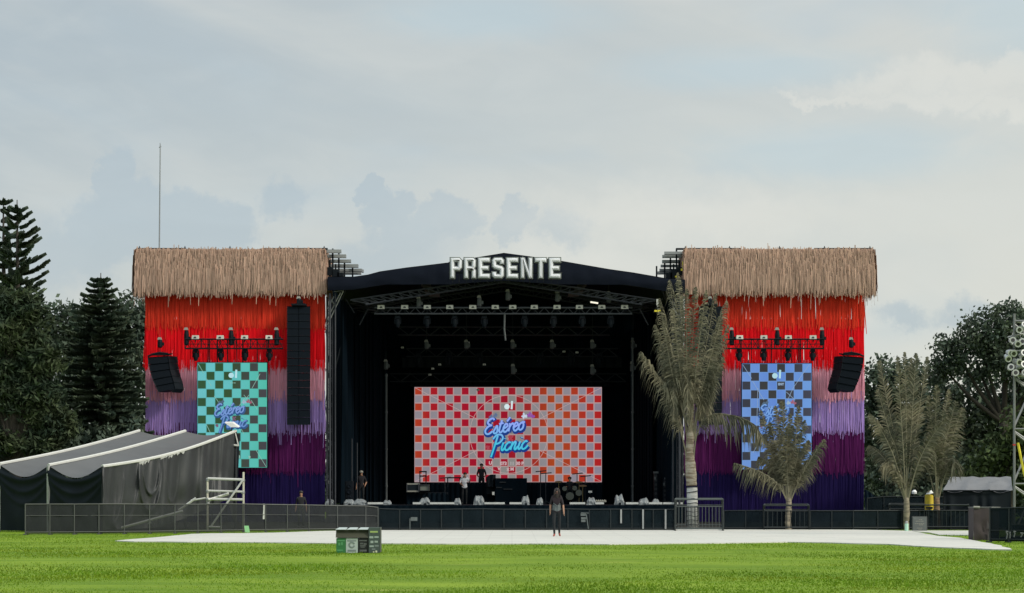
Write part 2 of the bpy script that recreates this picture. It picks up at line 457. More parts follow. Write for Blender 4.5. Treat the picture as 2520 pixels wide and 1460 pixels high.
# grass blades
def grass():
    poly = [G(*p).xy for p in MAT_PTS]; poly2 = [G(*p).xy for p in MAT2_PTS]
    n = 170000
    # spread so that density falls off with distance
    Y = 32 + (92 - 32) * rng.random(n) ** 1.35
    X = (rng.random(n) * 2 - 1) * Y * .255
    def inside(pl):
        res = np.zeros(n, bool); j = len(pl) - 1
        for i in range(len(pl)):
            xi, yi = pl[i]; xj, yj = pl[j]
            c = ((yi > Y) != (yj > Y)) & (X < (xj - xi) * (Y - yi) / (yj - yi + 1e-12) + xi); res ^= c; j = i
        return res
    keep = ~(inside(poly) | inside(poly2) | ((Y > 88.5) & (np.abs(X) < 22))); X, Y = X[keep], Y[keep]; n = len(X)
    h = (.012 + .032 * rng.random(n) ** 2) * (1 + .5 * np.sin(X * 1.1) * np.sin(Y * .7 + 1))
    a = rng.random(n) * 6.283; w = .009 + .012 * rng.random(n); lean = h * .6
    bx, by = np.cos(a) * w, np.sin(a) * w
    la = rng.random(n) * 6.283
    z0 = np.full(n, -.01)
    V = np.empty((n, 3, 3), np.float32)
    V[:, 0] = np.stack([X - bx, Y - by, z0], 1); V[:, 1] = np.stack([X + bx, Y + by, z0], 1)
    V[:, 2] = np.stack([X + np.cos(la) * lean, Y + np.sin(la) * lean, h], 1)
    def vnoise(x, y, sd):                       # smooth value noise, so that blades share the lawn's patches
        r_ = np.random.default_rng(sd).random((256, 256)); xi, yi = np.floor(x).astype(int), np.floor(y).astype(int); fx, fy = x - xi, y - yi
        fx, fy = fx * fx * (3 - 2 * fx), fy * fy * (3 - 2 * fy); a = r_[xi % 256, yi % 256]; b = r_[(xi + 1) % 256, yi % 256]; c = r_[xi % 256, (yi + 1) % 256]; d = r_[(xi + 1) % 256, (yi + 1) % 256]
        return (a * (1 - fx) + b * fx) * (1 - fy) + (c * (1 - fx) + d * fx) * fy
    pt = .55 * vnoise(X * .22 + 99, Y * .45 + 7, 1) + .30 * vnoise(X * .8 + 50, Y * 1.3, 2) + .15 * vnoise(X * 2.6 + 40, Y * 3.4, 3)
    t = (.84 + .2 * rng.random((n, 1))) * (.74 + .58 * pt[:, None]); warm = .35 * rng.random((n, 1)) + .9 * np.clip(vnoise(X * .5 + 20, Y * .9 + 3, 4) - .45, 0, 1)[:, None]
    tint = np.hstack([t * (.8 + .55 * warm), t, t * (.7 + .5 * warm)])
    me = np_mesh('grass', V.reshape(-1, 3), np.arange(3 * n).reshape(-1, 3), np.repeat(tint, 3, 0))
    mt = principled('grass_blade', (.165, .265, .016), .6, spec=.2, var=.15, scale=.5, attr='tint', transl=.35)
    return tag(link('grass', me, mt), 'short green lawn grass in the foreground', 'grass', kind='stuff')


grass()


# ------------------------------------------------------------------ foliage
def leaf_material(name, c1, c2, transl=.25):
    m = bpy.data.materials.new(name); m.use_nodes = True
    N = NT(m.node_tree); tc = N.n('ShaderNodeTexCoord')
    a = N.n('ShaderNodeAttribute', attribute_name='tint')
    nz = N.step(N.noise(tc.outputs['Object'], .9, 4, .6), .35, .65)
    c = N.mix(1.0, N.mix(nz, c1, c2), a.outputs['Color'], 'MULTIPLY')
    d = N.n('ShaderNodeBsdfPrincipled'); N.t.links.new(c, d.inputs['Base Color']); d.inputs['Roughness'].default_value = .7; d.inputs['Specular IOR Level'].default_value = .15
    tr = N.n('ShaderNodeBsdfTranslucent'); N.t.links.new(c, tr.inputs['Color'])
    mx = N.n('ShaderNodeMixShader'); mx.inputs[0].default_value = transl
    N.t.links.new(d.outputs[0], mx.inputs[1]); N.t.links.new(tr.outputs[0], mx.inputs[2])
    o = N.n('ShaderNodeOutputMaterial'); N.t.links.new(mx.outputs[0], o.inputs[0])
    return m


M['leaf_broad'] = leaf_material('broad_leaf', (.055, .080, .064), (.100, .130, .090), .18)
M['leaf_bush'] = leaf_material('bush_leaf', (.045, .07, .03), (.085, .115, .045), .2)
M['needle'] = leaf_material('pine_needle', (.044, .068, .052), (.076, .100, .064), .15)
M['needle_warm'] = leaf_material('cypress_needle', (.028, .046, .030), (.064, .086, .042), .15)
M['palm_dry'] = leaf_material('dried_palm_leaf', (.100, .106, .076), (.205, .190, .128), .25)
M['palm_stalk'] = principled('palm_stalk', (.22, .205, .14), .6, var=.25, scale=4)


def leaf_quads(C, size, drop=0.0, long=1.0):
    """one small randomly turned leaf face (a folded lozenge) for every centre"""
    n = len(C)
    a = rng.normal(size=(n, 3)); a /= np.linalg.norm(a, axis=1, keepdims=True)
    b = rng.normal(size=(n, 3)); b -= a * (a * b).sum(1, keepdims=True); b /= np.linalg.norm(b, axis=1, keepdims=True)
    s = size * (.55 + .9 * rng.random((n, 1)))
    V = np.empty((n, 4, 3)); V[:, 0] = C - a * s * long; V[:, 2] = C + a * s * long
    V[:, 1] = C + b * s * .55; V[:, 3] = C - b * s * .55
    return V


def crown_cloud(lobes, leaf, dens, fill=.35, seed=0, gaps=0.0, rag=.22, long=1.0):
    """leaf centres in clumps over a set of lobes (centre, radii); returns quads and tints"""
    r = np.random.default_rng(seed); Vs, Ts = [], []
    for c, rad in lobes:
        c = np.array(c); rad = np.array(rad, float)
        area = 4 * math.pi * (np.mean(rad) ** 2)
        nclump = max(10, int(area * dens / 22))
        d = r.normal(size=(nclump, 3)); d /= np.linalg.norm(d, axis=1, keepdims=True)
        d[:, 1] = np.where(r.random(nclump) < .25, d[:, 1], -np.abs(d[:, 1]) * .9 + .1)       # mostly the side one sees, some behind
        rr = np.where(r.random(nclump) < fill, r.random(nclump) ** .5 * .9, 1 + rag * r.normal(size=nclump) * .6)
        cc = c + d * rad * rr[:, None]
        keep = np.ones(nclump, bool)
        if gaps:
            for i in range(nclump):
                if mnoise.noise(Vector(cc[i] * np.array([.55, .2, .75])) + Vector((seed * 3.1, 0, 0))) > .55 - gaps: keep[i] = False
        cc = cc[keep]; nclump = len(cc)
        k = r.integers(14, 32, nclump); idx = np.repeat(np.arange(nclump), k)
        spread = leaf * 1.9 * (.6 + .8 * r.random((nclump, 1)))
        C = cc[idx] + r.normal(size=(len(idx), 3)) * spread[idx] * np.array([1.1, 1.1, .7])
        C[:, 2] = np.maximum(C[:, 2], .05)
        Vs.append(leaf_quads(C, leaf, long=long))
        tone = (.65 + .7 * r.random((nclump, 1)))[idx] * (.8 + .4 * r.random((len(idx), 1)))
        Ts.append(tone[:, 0])
    V = np.concatenate(Vs); T = np.concatenate(Ts)
    return V.reshape(-1, 3), np.arange(len(V) * 4).reshape(-1, 4), np.repeat(T, 4)


def broad_tree(label, lobes_px, Y, trunk_px, base_px=None, leaf=.15, dens=62, seed=1, gaps=0.0, mat='leaf_broad', cat='tree', name='broadleaf_tree', fill=.35, group='trees round the field', long=1.0):
    lobes = []
    rr = random.Random(seed)
    for (px, py, rx, ry) in lobes_px:
        c = P(px, py, Y); dy = rr.uniform(-1, 1) * L(rx, Y) * .5
        lobes.append(((c.x * (Y + dy) / Y, Y + dy, CAM_H + (c.z - CAM_H) * (Y + dy) / Y), (L(rx, Y), L(rx, Y) * .8, L(ry, Y))))
    bx = (trunk_px - CX) / FPX * Y
    root = thing(name, label, cat, (bx, Y, 0), group)
    tb = MB(); top = max(c[2] for c, r in lobes); r0 = .02 * top + .1
    hub = Vector((bx, Y, min(c[2] - r[2] * .4 for c, r in lobes) * .6 + .8))
    tb.tube(smooth_line([(bx, Y, -.1), (bx + .1, Y, hub.z * .5), hub], 4), [r0 * (1.25 - .5 * i / 8) for i in range(9)], 8)
    for c, r in lobes:
        e = Vector(c) + Vector((0, 0, r[2] * .3)); mid = hub.lerp(e, .5) + Vector((0, 0, -.06 * (e - hub).length))
        pts = smooth_line([hub, mid, e], 3); tb.tube(pts, [r0 * .55 * (1 - .8 * i / (len(pts) - 1)) for i in range(len(pts))], 5)
    tb.build('trunk', M['trunk_dark'], root, smooth=True)
    V, F, T = crown_cloud(lobes, leaf, dens, fill, seed, gaps, long=long)
    link('crown', np_mesh('crown', V, F, T), M[mat], root)
    return root


def norfolk_pine(label, px, top, base_Y, half_px, seed, first=.10, up=.30, name='norfolk_pine', exp=.42, skip=0.0, step=.030):
    """tiers of near-level limbs with upturned tips, rope-like foliage along each limb"""
    r = random.Random(seed); Y = base_Y; x = (px - CX) / FPX * Y; H = CAM_H - (top - HY) / FPX * Y
    root = thing(name, label, 'tree', (x, Y, 0), 'pines left of the stage')
    tb = MB(); tb.tube([(x, Y, -.1), (x + .05, Y, H * .5), (x, Y, H)], [H * .016 + .05, H * .010 + .03, .02], 8)
    Vs, Ts = [], []
    z = H * first; Rmax = L(half_px, Y)
    def ribbon(a, b, w, tone):
        a, b = np.array(a), np.array(b); t = b - a; s = np.cross(t, (0, 0, 1.0)); ln = np.linalg.norm(s)
        s = s / ln if ln > 1e-6 else np.array((1.0, 0, 0)); q = np.cross(s, t); q /= (np.linalg.norm(q) + 1e-9)
        for e in (s, q):
            Vs.append([a - e * w * .5, a + e * w * .5, b + e * w * .35, b - e * w * .35]); Ts.append(tone)
    while z < H * .985:
        f = z / H
        prof = (1 - f) ** exp if f > .22 else (1 - f) ** exp * (.75 + .25 * f / .22)
        prof *= min(1, .30 + .70 * (1 - f) / .13)
        ln0 = max(.28, Rmax * 1.12 * prof)
        nb = r.choice([5, 6, 7]) if f > .8 else 8
        ph = r.random() * 6.28
        for k in range(nb):
            an = ph + k * 6.283 / nb + r.uniform(-.25, .25); ln = ln0 * r.uniform(.66, 1.12)
            if r.random() < skip * min(1, f * 1.6): continue
            d = Vector((math.cos(an), math.sin(an), 0)); rise = up * (.2 + .9 * f) + r.uniform(-.06, .06)
            pts = [Vector((x, Y, z)) + d * (ln * s) + Vector((0, 0, ln * (rise * s * s - .10 * (1 - f) * s))) for s in (0, .25, .5, .75, 1)]
            tb.tube([pts[0], pts[2], pts[4]], [.05 * (1 - f) + .018, .03, .012], 4, cap=False)
            m = max(8, int(ln * 9)); pts = smooth_line(pts, 5)
            tone = r.uniform(.65, 1.35)
            for q in range(m):
                s = .12 + .88 * (q + r.random() * .6) / m; i = min(len(pts) - 2, int(s * (len(pts) - 1)))
                p = pts[i].lerp(pts[i + 1], s * (len(pts) - 1) - i); side = Vector((-d.y, d.x, 0))
                bl = (.30 + .55 * (1 - s)) * min(1.0, .35 + ln * .22) * r.uniform(.7, 1.1)
                for sg in (-1, 1):
                    e = p + (side * sg * .62 + d * .55) * bl + Vector((0, 0, bl * r.uniform(.12, .42)))
                    ribbon(p, e, .19, tone * r.uniform(.8, 1.2))
            e = pts[-1] + d * .22 + Vector((0, 0, .12)); ribbon(pts[-3], e, .20, tone)
        z += max(.27, (H * step) * (1 - .30 * f)) * r.uniform(.85, 1.15)
    tb.build('trunk', M['trunk_dark'], root, smooth=True)
    V = np.array(Vs).reshape(-1, 3)
    link('crown', np_mesh('crown', V, np.arange(len(V)).reshape(-1, 4), np.repeat(np.array(Ts), 4)), M['needle'], root)
    return root


CYP = []
_r = random.Random(77)
for _y in range(735, 1125, 17):
    _w = 38 + (_y - 735) * .25
    for _k in range(5): CYP.append((48 + _w * _r.uniform(-1.25, 1), _y + _r.uniform(-8, 8), _r.uniform(22, 36), _r.uniform(11, 18)))
# back row first: broad dark crowns, then the pines, then bushes
broad_tree('dark round broadleaf tree between the tall pines and the small pine', [(170, 800, 55, 55), (135, 850, 45, 70), (205, 860, 50, 90), (160, 960, 80, 110), (200, 1090, 90, 110)], 124, 170, seed=11)
broad_tree('dark broadleaf tree standing close against the left fringed tower', [(320, 775, 55, 45), (275, 800, 45, 60), (350, 860, 60, 90), (300, 960, 80, 120), (340, 1090, 85, 110)], 126, 318, seed=12)
norfolk_pine('tall pine at the left picture edge with the topmost leader', 8, 486, 108, 112, 21, first=.06, up=.34, skip=.35, step=.036)
norfolk_pine('tall pine with upswept right branches, second from the left edge', 42, 492, 103, 112, 22, first=.05, up=.46, skip=.35, step=.036)
norfolk_pine('smaller tiered pine standing alone between tall pines and left tower', 248, 672, 106, 116, 23, first=.04, up=.06, exp=.40)
broad_tree('bushy brown-green cypress with a bare trunk behind the dark tent', CYP, 97, 36,
           leaf=.085, dens=130, long=2.0, seed=24, mat='needle_warm', name='cypress_tree', fill=.25)
broad_tree('low dark shrubbery filling the gap behind the tent roof', [(60, 1170, 90, 75), (180, 1160, 80, 85), (290, 1140, 75, 90), (350, 1180, 60, 90), (-60, 1160, 90, 90), (120, 1230, 100, 60), (240, 1230, 100, 60)], 99, 180, seed=25, leaf=.14, dens=55, name='shrub', cat='shrub', group=None)
# right-hand side
broad_tree('dark rounded tree just right of the right fringed tower', [(2200, 935, 62, 48), (2160, 985, 45, 80), (2245, 985, 60, 85), (2190, 1080, 80, 110), (2260, 1110, 80, 110), (2170, 1210, 70, 80)], 128, 2205, seed=31)
broad_tree('tall domed broadleaf tree behind the right light tower with sky showing through', [(2475, 808, 62, 55), (2410, 835, 66, 48), (2350, 872, 56, 42), (2560, 830, 80, 70), (2320, 915, 34, 36), (2400, 895, 60, 35), (2480, 890, 55, 40), (2560, 920, 80, 60), (2630, 870, 80, 80)],
           112, 2470, seed=32, gaps=.21, leaf=.105, dens=150, fill=.32)
broad_tree('dark dense tree under the domed crown on the right', [(2330, 1000, 50, 60), (2400, 1000, 70, 75), (2480, 1010, 70, 80), (2560, 1010, 70, 90), (2340, 1120, 75, 110), (2430, 1120, 85, 110), (2540, 1140, 90, 110), (2620, 1050, 80, 120)], 118, 2400, seed=33)
broad_tree('lighter green bush beside the right light tower above the grey tent', [(2480, 1090, 42, 42), (2520, 1060, 40, 50), (2440, 1130, 45, 45), (2500, 1150, 60, 50), (2400, 1165, 60, 35), (2570, 1110, 60, 80)], 102, 2480, seed=34, leaf=.13, dens=80, mat='leaf_bush', name='bush', cat='bush', group=None)
broad_tree('low dark bushes between the right tower and the grey tent', [(2228, 1180, 46, 65), (2270, 1180, 70, 70), (2330, 1190, 60, 60), (2400, 1210, 60, 50), (2480, 1220, 60, 50), (2232, 1242, 56, 40), (2560, 1200, 80, 70)], 106, 2280, seed=35, leaf=.14, dens=60, name='shrub', cat='shrub', group=None)

_V, _F, _T = crown_cloud([((x + random.uniform(-2, 2), 165 + random.uniform(-6, 10), 2.2), (4.5, 4, random.uniform(3.0, 5.2))) for x in np.arange(-75, 76, 5.0)], .26, 16, .3, 91)
tag(link('far_woods', np_mesh('far_woods', _V, _F, _T), M['leaf_broad']), 'far-off low wood behind the stage', 'woods', kind='stuff')


# ------------------------------------------------------------------ palms with tied-up dried fronds
def frond(root, pts, leaf_len, seed, droop=.5, spread=.8, nleaf=46, start=.22, stalk=.034, lw=.052, face=None, jit=1.0):
    r = random.Random(seed); pts = smooth_line(pts, 7); k = len(pts)
    mb = MB(); mb.tube(pts, [stalk * (1 - .85 * i / (k - 1)) for i in range(k)], 5)
    me = mb
    up = Vector((0, -1, 0)) if face is None else Vector(face)
    nleaf = int(nleaf * 1.5)
    for i in range(nleaf):
        s = start + (1 - start) * i / (nleaf - 1); q = s * (k - 1); j = min(k - 2, int(q)); p = pts[j].lerp(pts[j + 1], q - j)
        t = (pts[j + 1] - pts[j]).normalized(); side = t.cross(up)
        side = side.normalized() if side.length > .1 else Vector((1, 0, 0))
        nrm = side.cross(t).normalized()
        ln = leaf_len * (math.sin(math.pi * (.18 + .80 * (s - start) / (1 - start))) ** .6) * r.uniform(.75, 1.12)
        for sg in (-1, 1):
            d = (side * sg * spread + t * r.uniform(.45, .9) + nrm * r.uniform(-.6, .6) * jit + Vector((r.uniform(-.25, .25), 0, r.uniform(-.35, .1))) * jit).normalized()
            a = p; b = p + d * ln * .5 + Vector((0, 0, -droop * ln * .18)); c = p + d * ln * .88 + Vector((0, 0, -droop * ln * r.uniform(.5, .9)))
            w = (d.cross(Vector((r.uniform(-1, 1), -1, r.uniform(-.6, .6))))).normalized() * lw * r.uniform(.7, 1.2)
            me.add([a - w * .4, a + w * .4, b + w * .5, b - w * .5, c], [(0, 1, 2, 3), (3, 2, 4)], 1, r.uniform(.6, 1.4))
    return mb.build('frond', [M['palm_stalk'], M['palm_dry']], root, tint=True)


def palm(label, base, Y, trunk_pts, trunk_r, fronds, mats, seed, wraps=(), **kw):
    r = random.Random(seed); b = P(base[0], base[1], Y); b.z = 0
    root = thing('palm_tree', label, 'palm', b, 'transplanted palms')
    tb = MB(); pts = smooth_line([P(x, y, Y) for x, y in trunk_pts], 5); k = len(pts)
    for i, p in enumerate(pts): p.y = Y
    rad = []
    for i in range(k):
        f = i / (k - 1) * (len(trunk_r) - 1); j = min(len(trunk_r) - 2, int(f)); rad.append(L(trunk_r[j] + (trunk_r[j + 1] - trunk_r[j]) * (f - j), Y) * (1 + .05 * math.sin(i * 2.1)))
    tb.tube(pts, rad, 10); tb.build('trunk', mats, root, smooth=True)
    for i, fr in enumerate(fronds):
        px, dep = fr['p'], fr.get('d', 0.0); n = len(px)
        P3 = [P(x, y, Y + dep * (j / (n - 1)) ** 1.2) for j, (x, y) in enumerate(px)]
        frond(root, P3, L(fr.get('l', 34), Y), seed * 100 + i, fr.get('droop', .5), fr.get('sp', .8), fr.get('n', 46), fr.get('start', .22), face=fr.get('face'), **kw)
    return root


def bark_material(name, lo, hi, band=2.4, coord_scale=1.0):
    m = bpy.data.materials.new(name); m.use_nodes = True
    N = NT(m.node_tree); tc = N.n('ShaderNodeTexCoord')
    mp = N.n('ShaderNodeMapping'); mp.inputs['Scale'].default_value = (1, 1, 5); N.t.links.new(tc.outputs['Object'], mp.inputs[0])
    c = N.mix(N.step(N.noise(mp.outputs[0], band, 4, .6, .5), .35, .65), lo, hi)
    b = N.n('ShaderNodeBsdfPrincipled'); N.t.links.new(c, b.inputs['Base Color']); b.inputs['Roughness'].default_value = .8
    bp = N.n('ShaderNodeBump'); bp.inputs['Strength'].default_value = .6; bp.inputs['Distance'].default_value = .03
    N.t.links.new(N.noise(mp.outputs[0], band * 2, 3), bp.inputs['Height']); N.t.links.new(bp.outputs[0], b.inputs['Normal'])
    o = N.n('ShaderNodeOutputMaterial'); N.t.links.new(b.outputs[0], o.inputs[0])
    return m


M['bark_brown'] = bark_material('brown_palm_bark', (.14, .09, .055), (.30, .21, .13))
M['bark_pale'] = bark_material('pale_palm_shaft', (.20, .15, .10), (.44, .40, .32))
M['bark_grey'] = bark_material('grey_palm_bark', (.15, .13, .10), (.31, .27, .20))
M['bark_white'] = bark_material('limewashed_bark', (.42, .42, .40), (.66, .66, .62), 1.6)


def tall_palm():
    Y = 89.5
    r = random.Random(5)
    fr = []
    # the tied bundle: upright fronds fanning a little to both sides
    tips = [(1648, 690, 1672, 880), (1622, 735, 1650, 900), (1668, 672, 1682, 860), (1690, 712, 1690, 880), (1712, 708, 1702, 880), (1738, 716, 1715, 890), (1762, 722, 1728, 900),
            (1788, 742, 1742, 905), (1775, 775, 1745, 900), (1635, 790, 1655, 920), (1612, 800, 1648, 930), (1792, 800, 1748, 915), (1700, 760, 1696, 900), (1655, 760, 1672, 900), (1730, 770, 1712, 900),
            (1680, 730, 1688, 890), (1785, 835, 1745, 930), (1628, 850, 1655, 950), (1780, 880, 1742, 960), (1640, 910, 1662, 990)]
    for i, (tx, ty, mx, my) in enumerate(tips):
        fr.append(dict(p=[(1700 + r.uniform(-10, 12), 1085), (1698 + (mx - 1698) * .45, 1000), (mx, my), (tx, ty)], d=r.uniform(-1.5, 1.5), l=r.uniform(30, 42), droop=r.uniform(1.0, 2.0), sp=r.uniform(.5, .8), n=60, start=.36))
    for i in range(8):   # broken hanging ends in the bundle
        x0 = r.uniform(1650, 1745)
        fr.append(dict(p=[(1700, 1010), ((x0 + 1700) / 2, 930), (x0, 930), (x0 + r.uniform(-12, 12), 1030)], d=r.uniform(-1.2, .8), l=32, droop=1.0, sp=.6, n=44))
    fr.append(dict(p=[(1697, 1160), (1672, 1050), (1630, 945), (1577, 866)], d=-1.2, l=44, droop=2.0, sp=.45, n=64, start=.30))
    fr.append(dict(p=[(1706, 1140), (1716, 1065), (1748, 1022), (1800, 1022), (1850, 1042), (1880, 1085)], d=-2.0, l=40, droop=1.8, sp=.5, n=64, start=.26))
    root = palm('tallest dried palm with tied fronds and a white painted foot, overlapping the right tower', (1705, 1300), Y,
                [(1702, 1196), (1700, 1160), (1697, 1110), (1700, 1050), (1703, 1000)], [13, 14, 11, 8, 6], fr, M['bark_pale'], 5)
    w = MB(); c0 = P(1705, 1300, Y); c0.z = -.05; c1 = P(1703, 1200, Y)
    w.tube([c0, c0.lerp(c1, .5), c1], [L(15.5, Y), L(13.5, Y), L(13.2, Y)], 12)
    w.build('painted_foot', M['bark_white'], root, smooth=True)
    nt = MB()
    for i in range(7):
        z = .25 + i * .17; f = z / c1.z
        ctr = c0.lerp(c1, f); rad = L(15.2 - 1.8 * f, Y)
        nt.tube([ctr + Vector((math.cos(a) * rad, math.sin(a) * rad, .02 * math.sin(3 * a + i))) for a in np.linspace(0, 6.283, 15)], .014, 4, cap=False)
    for i in range(10):
        a = i * .628
        nt.tube([c0.lerp(c1, f) + Vector((math.cos(a) * L(15.4 - 1.8 * f, Y), math.sin(a) * L(15.4 - 1.8 * f, Y), 0)) for f in (.1, .3, .56)], .012, 4)
    for z in (1.55, 1.72):
        ctr = c0.lerp(c1, z / c1.z)
        nt.tube([ctr + Vector((math.cos(a) * L(14, Y), math.sin(a) * L(14, Y), .04 * math.sin(a + z * 9))) for a in np.linspace(0, 6.283, 15)], .02, 4, cap=False)
    nt.build('netting', M['dark_steel'], root)
    soil = MB(); soil.lathe((c0.x, c0.y, -.02), [(L(34, Y), 0), (L(28, Y), .05), (L(14, Y), .11)], 14); soil.build('soil_mound', M['trunk_dark'], root)


tall_palm()


def mid_palm():
    Y = 88.0; r = random.Random(8); fr = []
    for (tx, ty, mx, my) in [(1872, 1010, 1895, 1090), (1925, 990, 1930, 1080), (1965, 1000, 1958, 1080), (1895, 1040, 1912, 1110), (1980, 1035, 1965, 1110), (1945, 1020, 1944, 1100), (1908, 1000, 1920, 1090),
                             (1885, 1085, 1908, 1140), (1990, 1085, 1968, 1140)]:
        fr.append(dict(p=[(1941 + r.uniform(-6, 6), 1232), ((1941 + mx) / 2, 1165), (mx, my), (tx, ty)], d=r.uniform(-1, 1), l=r.uniform(30, 40), droop=r.uniform(.5, 1.1), sp=.65, n=52, start=.2))
    fr.append(dict(p=[(1938, 1235), (1912, 1190), (1868, 1160), (1808, 1140)], d=-1.0, l=36, droop=1.9, sp=.45, n=56))
    fr.append(dict(p=[(1946, 1232), (1968, 1180), (1996, 1130), (2028, 1082)], d=-.6, l=36, droop=1.3, sp=.6, n=56))
    fr.append(dict(p=[(1943, 1234), (1956, 1190), (1978, 1150), (2005, 1120)], d=.9, l=34, droop=1.3, sp=.6, n=50))
    fr.append(dict(p=[(1938, 1235), (1915, 1180), (1890, 1140), (1868, 1125)], d=.6, l=32, droop=1.6, sp=.5, n=48))
    fr.append(dict(p=[(1941, 1230), (1938, 1170), (1936, 1110), (1940, 1050)], d=-.8, l=38, droop=.9, sp=.7, n=54))
    palm('short dried palm in front of the blue checkered screen', (1940, 1303), Y, [(1941, 1306), (1939, 1280), (1941, 1255), (1941, 1225)], [9, 7, 8, 6], fr, M['bark_grey'], 8)


mid_palm()


def right_palms():
    Y = 88.5; r = random.Random(9); fr = []
    for (tx, ty, mx, my) in [(2226, 868, 2230, 1000), (2254, 872, 2246, 1000), (2282, 880, 2262, 1010), (2164, 890, 2190, 1020), (2210, 880, 2216, 1000), (2243, 885, 2240, 1010), (2160, 960, 2188, 1060)]:
        fr.append(dict(p=[(2231 + r.uniform(-5, 5), 1236), ((2231 + mx) / 2, 1120), (mx, my), (tx, ty)], d=r.uniform(-1.2, 1), l=r.uniform(28, 38), droop=r.uniform(.1, .6), sp=.6, n=46, start=.25))
    fr.append(dict(p=[(2228, 1235), (2205, 1140), (2175, 1070), (2140, 1020)], d=-.7, l=34, droop=.9, sp=.65, n=46))
    fr.append(dict(p=[(2228, 1235), (2200, 1165), (2168, 1120), (2138, 1098)], d=.5, l=32, droop=1.0, sp=.65, n=42))
    fr.append(dict(p=[(2234, 1235), (2256, 1150), (2290, 1080), (2330, 1030)], d=-.9, l=38, droop=.8, sp=.7, n=48))
    fr.append(dict(p=[(2233, 1236), (2246, 1180), (2272, 1130), (2296, 1110)], d=-.3, l=34, droop=1.3, sp=.6, n=46))
    fr.append(dict(p=[(2230, 1236), (2215, 1180), (2190, 1140), (2170, 1150)], d=-.6, l=32, droop=1.5, sp=.5, n=46))
    palm('dried palm with the tallest upright fronds right of the right tower, above the mint tube', (2231, 1303), Y, [(2231, 1307), (2230, 1285), (2231, 1262), (2231, 1225)], [7, 7, 8, 6], fr, M['bark_grey'], 9, jit=.4)
    Y = 90.0; fr = []
    for (tx, ty, mx, my) in [(2305, 950, 2302, 1060), (2335, 960, 2318, 1070), (2285, 975, 2294, 1080), (2352, 990, 2325, 1090), (2322, 1010, 2312, 1090), (2292, 1030, 2298, 1100)]:
        fr.append(dict(p=[(2306 + r.uniform(-4, 4), 1236), ((2306 + mx) / 2, 1150), (mx, my), (tx, ty)], d=r.uniform(-.5, 1), l=r.uniform(32, 42), droop=r.uniform(.3, 1.0), sp=.66, n=52, start=.25))
    fr.append(dict(p=[(2308, 1235), (2325, 1140), (2345, 1070), (2368, 1005)], d=.4, l=42, droop=.8, sp=.65, n=56))
    fr.append(dict(p=[(2304, 1235), (2286, 1160), (2268, 1110), (2252, 1095)], d=.4, l=36, droop=1.1, sp=.6, n=50))
    fr.append(dict(p=[(2308, 1235), (2326, 1170), (2345, 1135), (2352, 1150)], d=-.3, l=36, droop=1.4, sp=.55, n=50))
    palm('dried palm behind the yellow sack, rightmost of the four palms', (2307, 1300), Y, [(2307, 1302), (2306, 1280), (2305, 1255), (2306, 1225)], [9, 8, 8, 6], fr, M['bark_brown'], 10, jit=.5)


right_palms()

# ------------------------------------------------------------------ fringed side towers
YT = 107.88          # front face of both towers


def strand_sheet(name, parent, x0, x1, zt, zb, Y, mat, cover, w, ragged, seed, tint=(.65, 1.3), depth=.10, topj=0.0, swell=0.0, long_tail=.02, clump=0.0, axis='x'):
    """a hanging tier of separate flat strands; swell pushes the middle outwards"""
    r = np.random.default_rng(seed); n = max(4, int((x1 - x0) / w * cover))
    x = x0 + (x1 - x0) * ((np.arange(n) + r.random(n)) / n)
    x = r.permutation(x)
    end = zb - ragged * r.normal(size=n) * .55
    end -= np.where(r.random(n) < long_tail, ragged * (1.5 + 2.5 * r.random(n)), 0)
    if clump: end += clump * np.sin(x * 7.3 + seed) * np.sin(x * 2.9)
    y = Y - depth * r.random(n) ** 1.5
    ww = w * (.75 + .9 * r.random(n)); tilt = ragged * .25 * r.normal(size=n)
    tj = topj * r.normal(size=n)
    segs = 3; V = np.empty((n, segs + 1, 2, 3)); ph = r.random(n) * 6.28
    for i in range(segs + 1):
        f = i / segs; z = zt + tj + (end - zt - tj) * f
        xx = x + tilt * f ** 1.5 + .012 * np.sin(ph + f * 5); yy = y - swell * math.sin(math.pi * min(.5, f * .6)) - .05 * f * r.random(n)
        hw = ww * (.5 if i < segs else .30); tw = .25 * np.sin(ph + 2 * f)
        for j, sg in ((0, -1), (1, 1)):
            a = np.stack([xx + sg * hw * np.cos(tw), yy + sg * hw * np.sin(tw), z], 1)
            if axis == 'y': a = np.stack([np.full(n, Y) + (a[:, 1] - Y) * (1 if parent['side'] < 0 else -1), a[:, 0], a[:, 2]], 1)
            V[:, i, j] = a
    base = np.arange(n)[:, None] * (2 * (segs + 1))
    F = np.concatenate([np.stack([base[:, 0] + 2 * i, base[:, 0] + 2 * i + 1, base[:, 0] + 2 * i + 3, base[:, 0] + 2 * i + 2], 1) for i in range(segs)])
    t = tint[0] + (tint[1] - tint[0]) * r.random(n)
    o = link(name, np_mesh(name, V.reshape(-1, 3), F, np.repeat(t, 2 * (segs + 1))), mat, parent)
    o['kind'] = 'stuff'
    return o


def fringe_material(name, col, transl=.5):
    return principled(name, col, .7, spec=.06, var=.22, scale=1.3, stretch=(3, 3, .5), attr='tint', transl=transl)


BANDS = [('deep red fringe under the thatch', (.80, .055, .028), 700, 806, 4.2, .16), ('bright scarlet fringe', (.96, .012, .022), 792, 906, 3.6, .2), ('dusty pink fringe', (.88, .42, .56), 892, 984, 3.6, .2),
         ('lilac fringe with pale loose ends', (.46, .31, .72), 968, 1064, 3.6, .2), ('plum fringe', (.105, .014, .10), 1046, 1162, 4.4, .12), ('indigo fringe touching the ground', (.016, .010, .070), 1148, 1284, 4.2, .08)]
FR = [fringe_material(n.split()[0] + '_' + n.split()[1], c, tr) for n, c, a, b, cv, tr in BANDS]


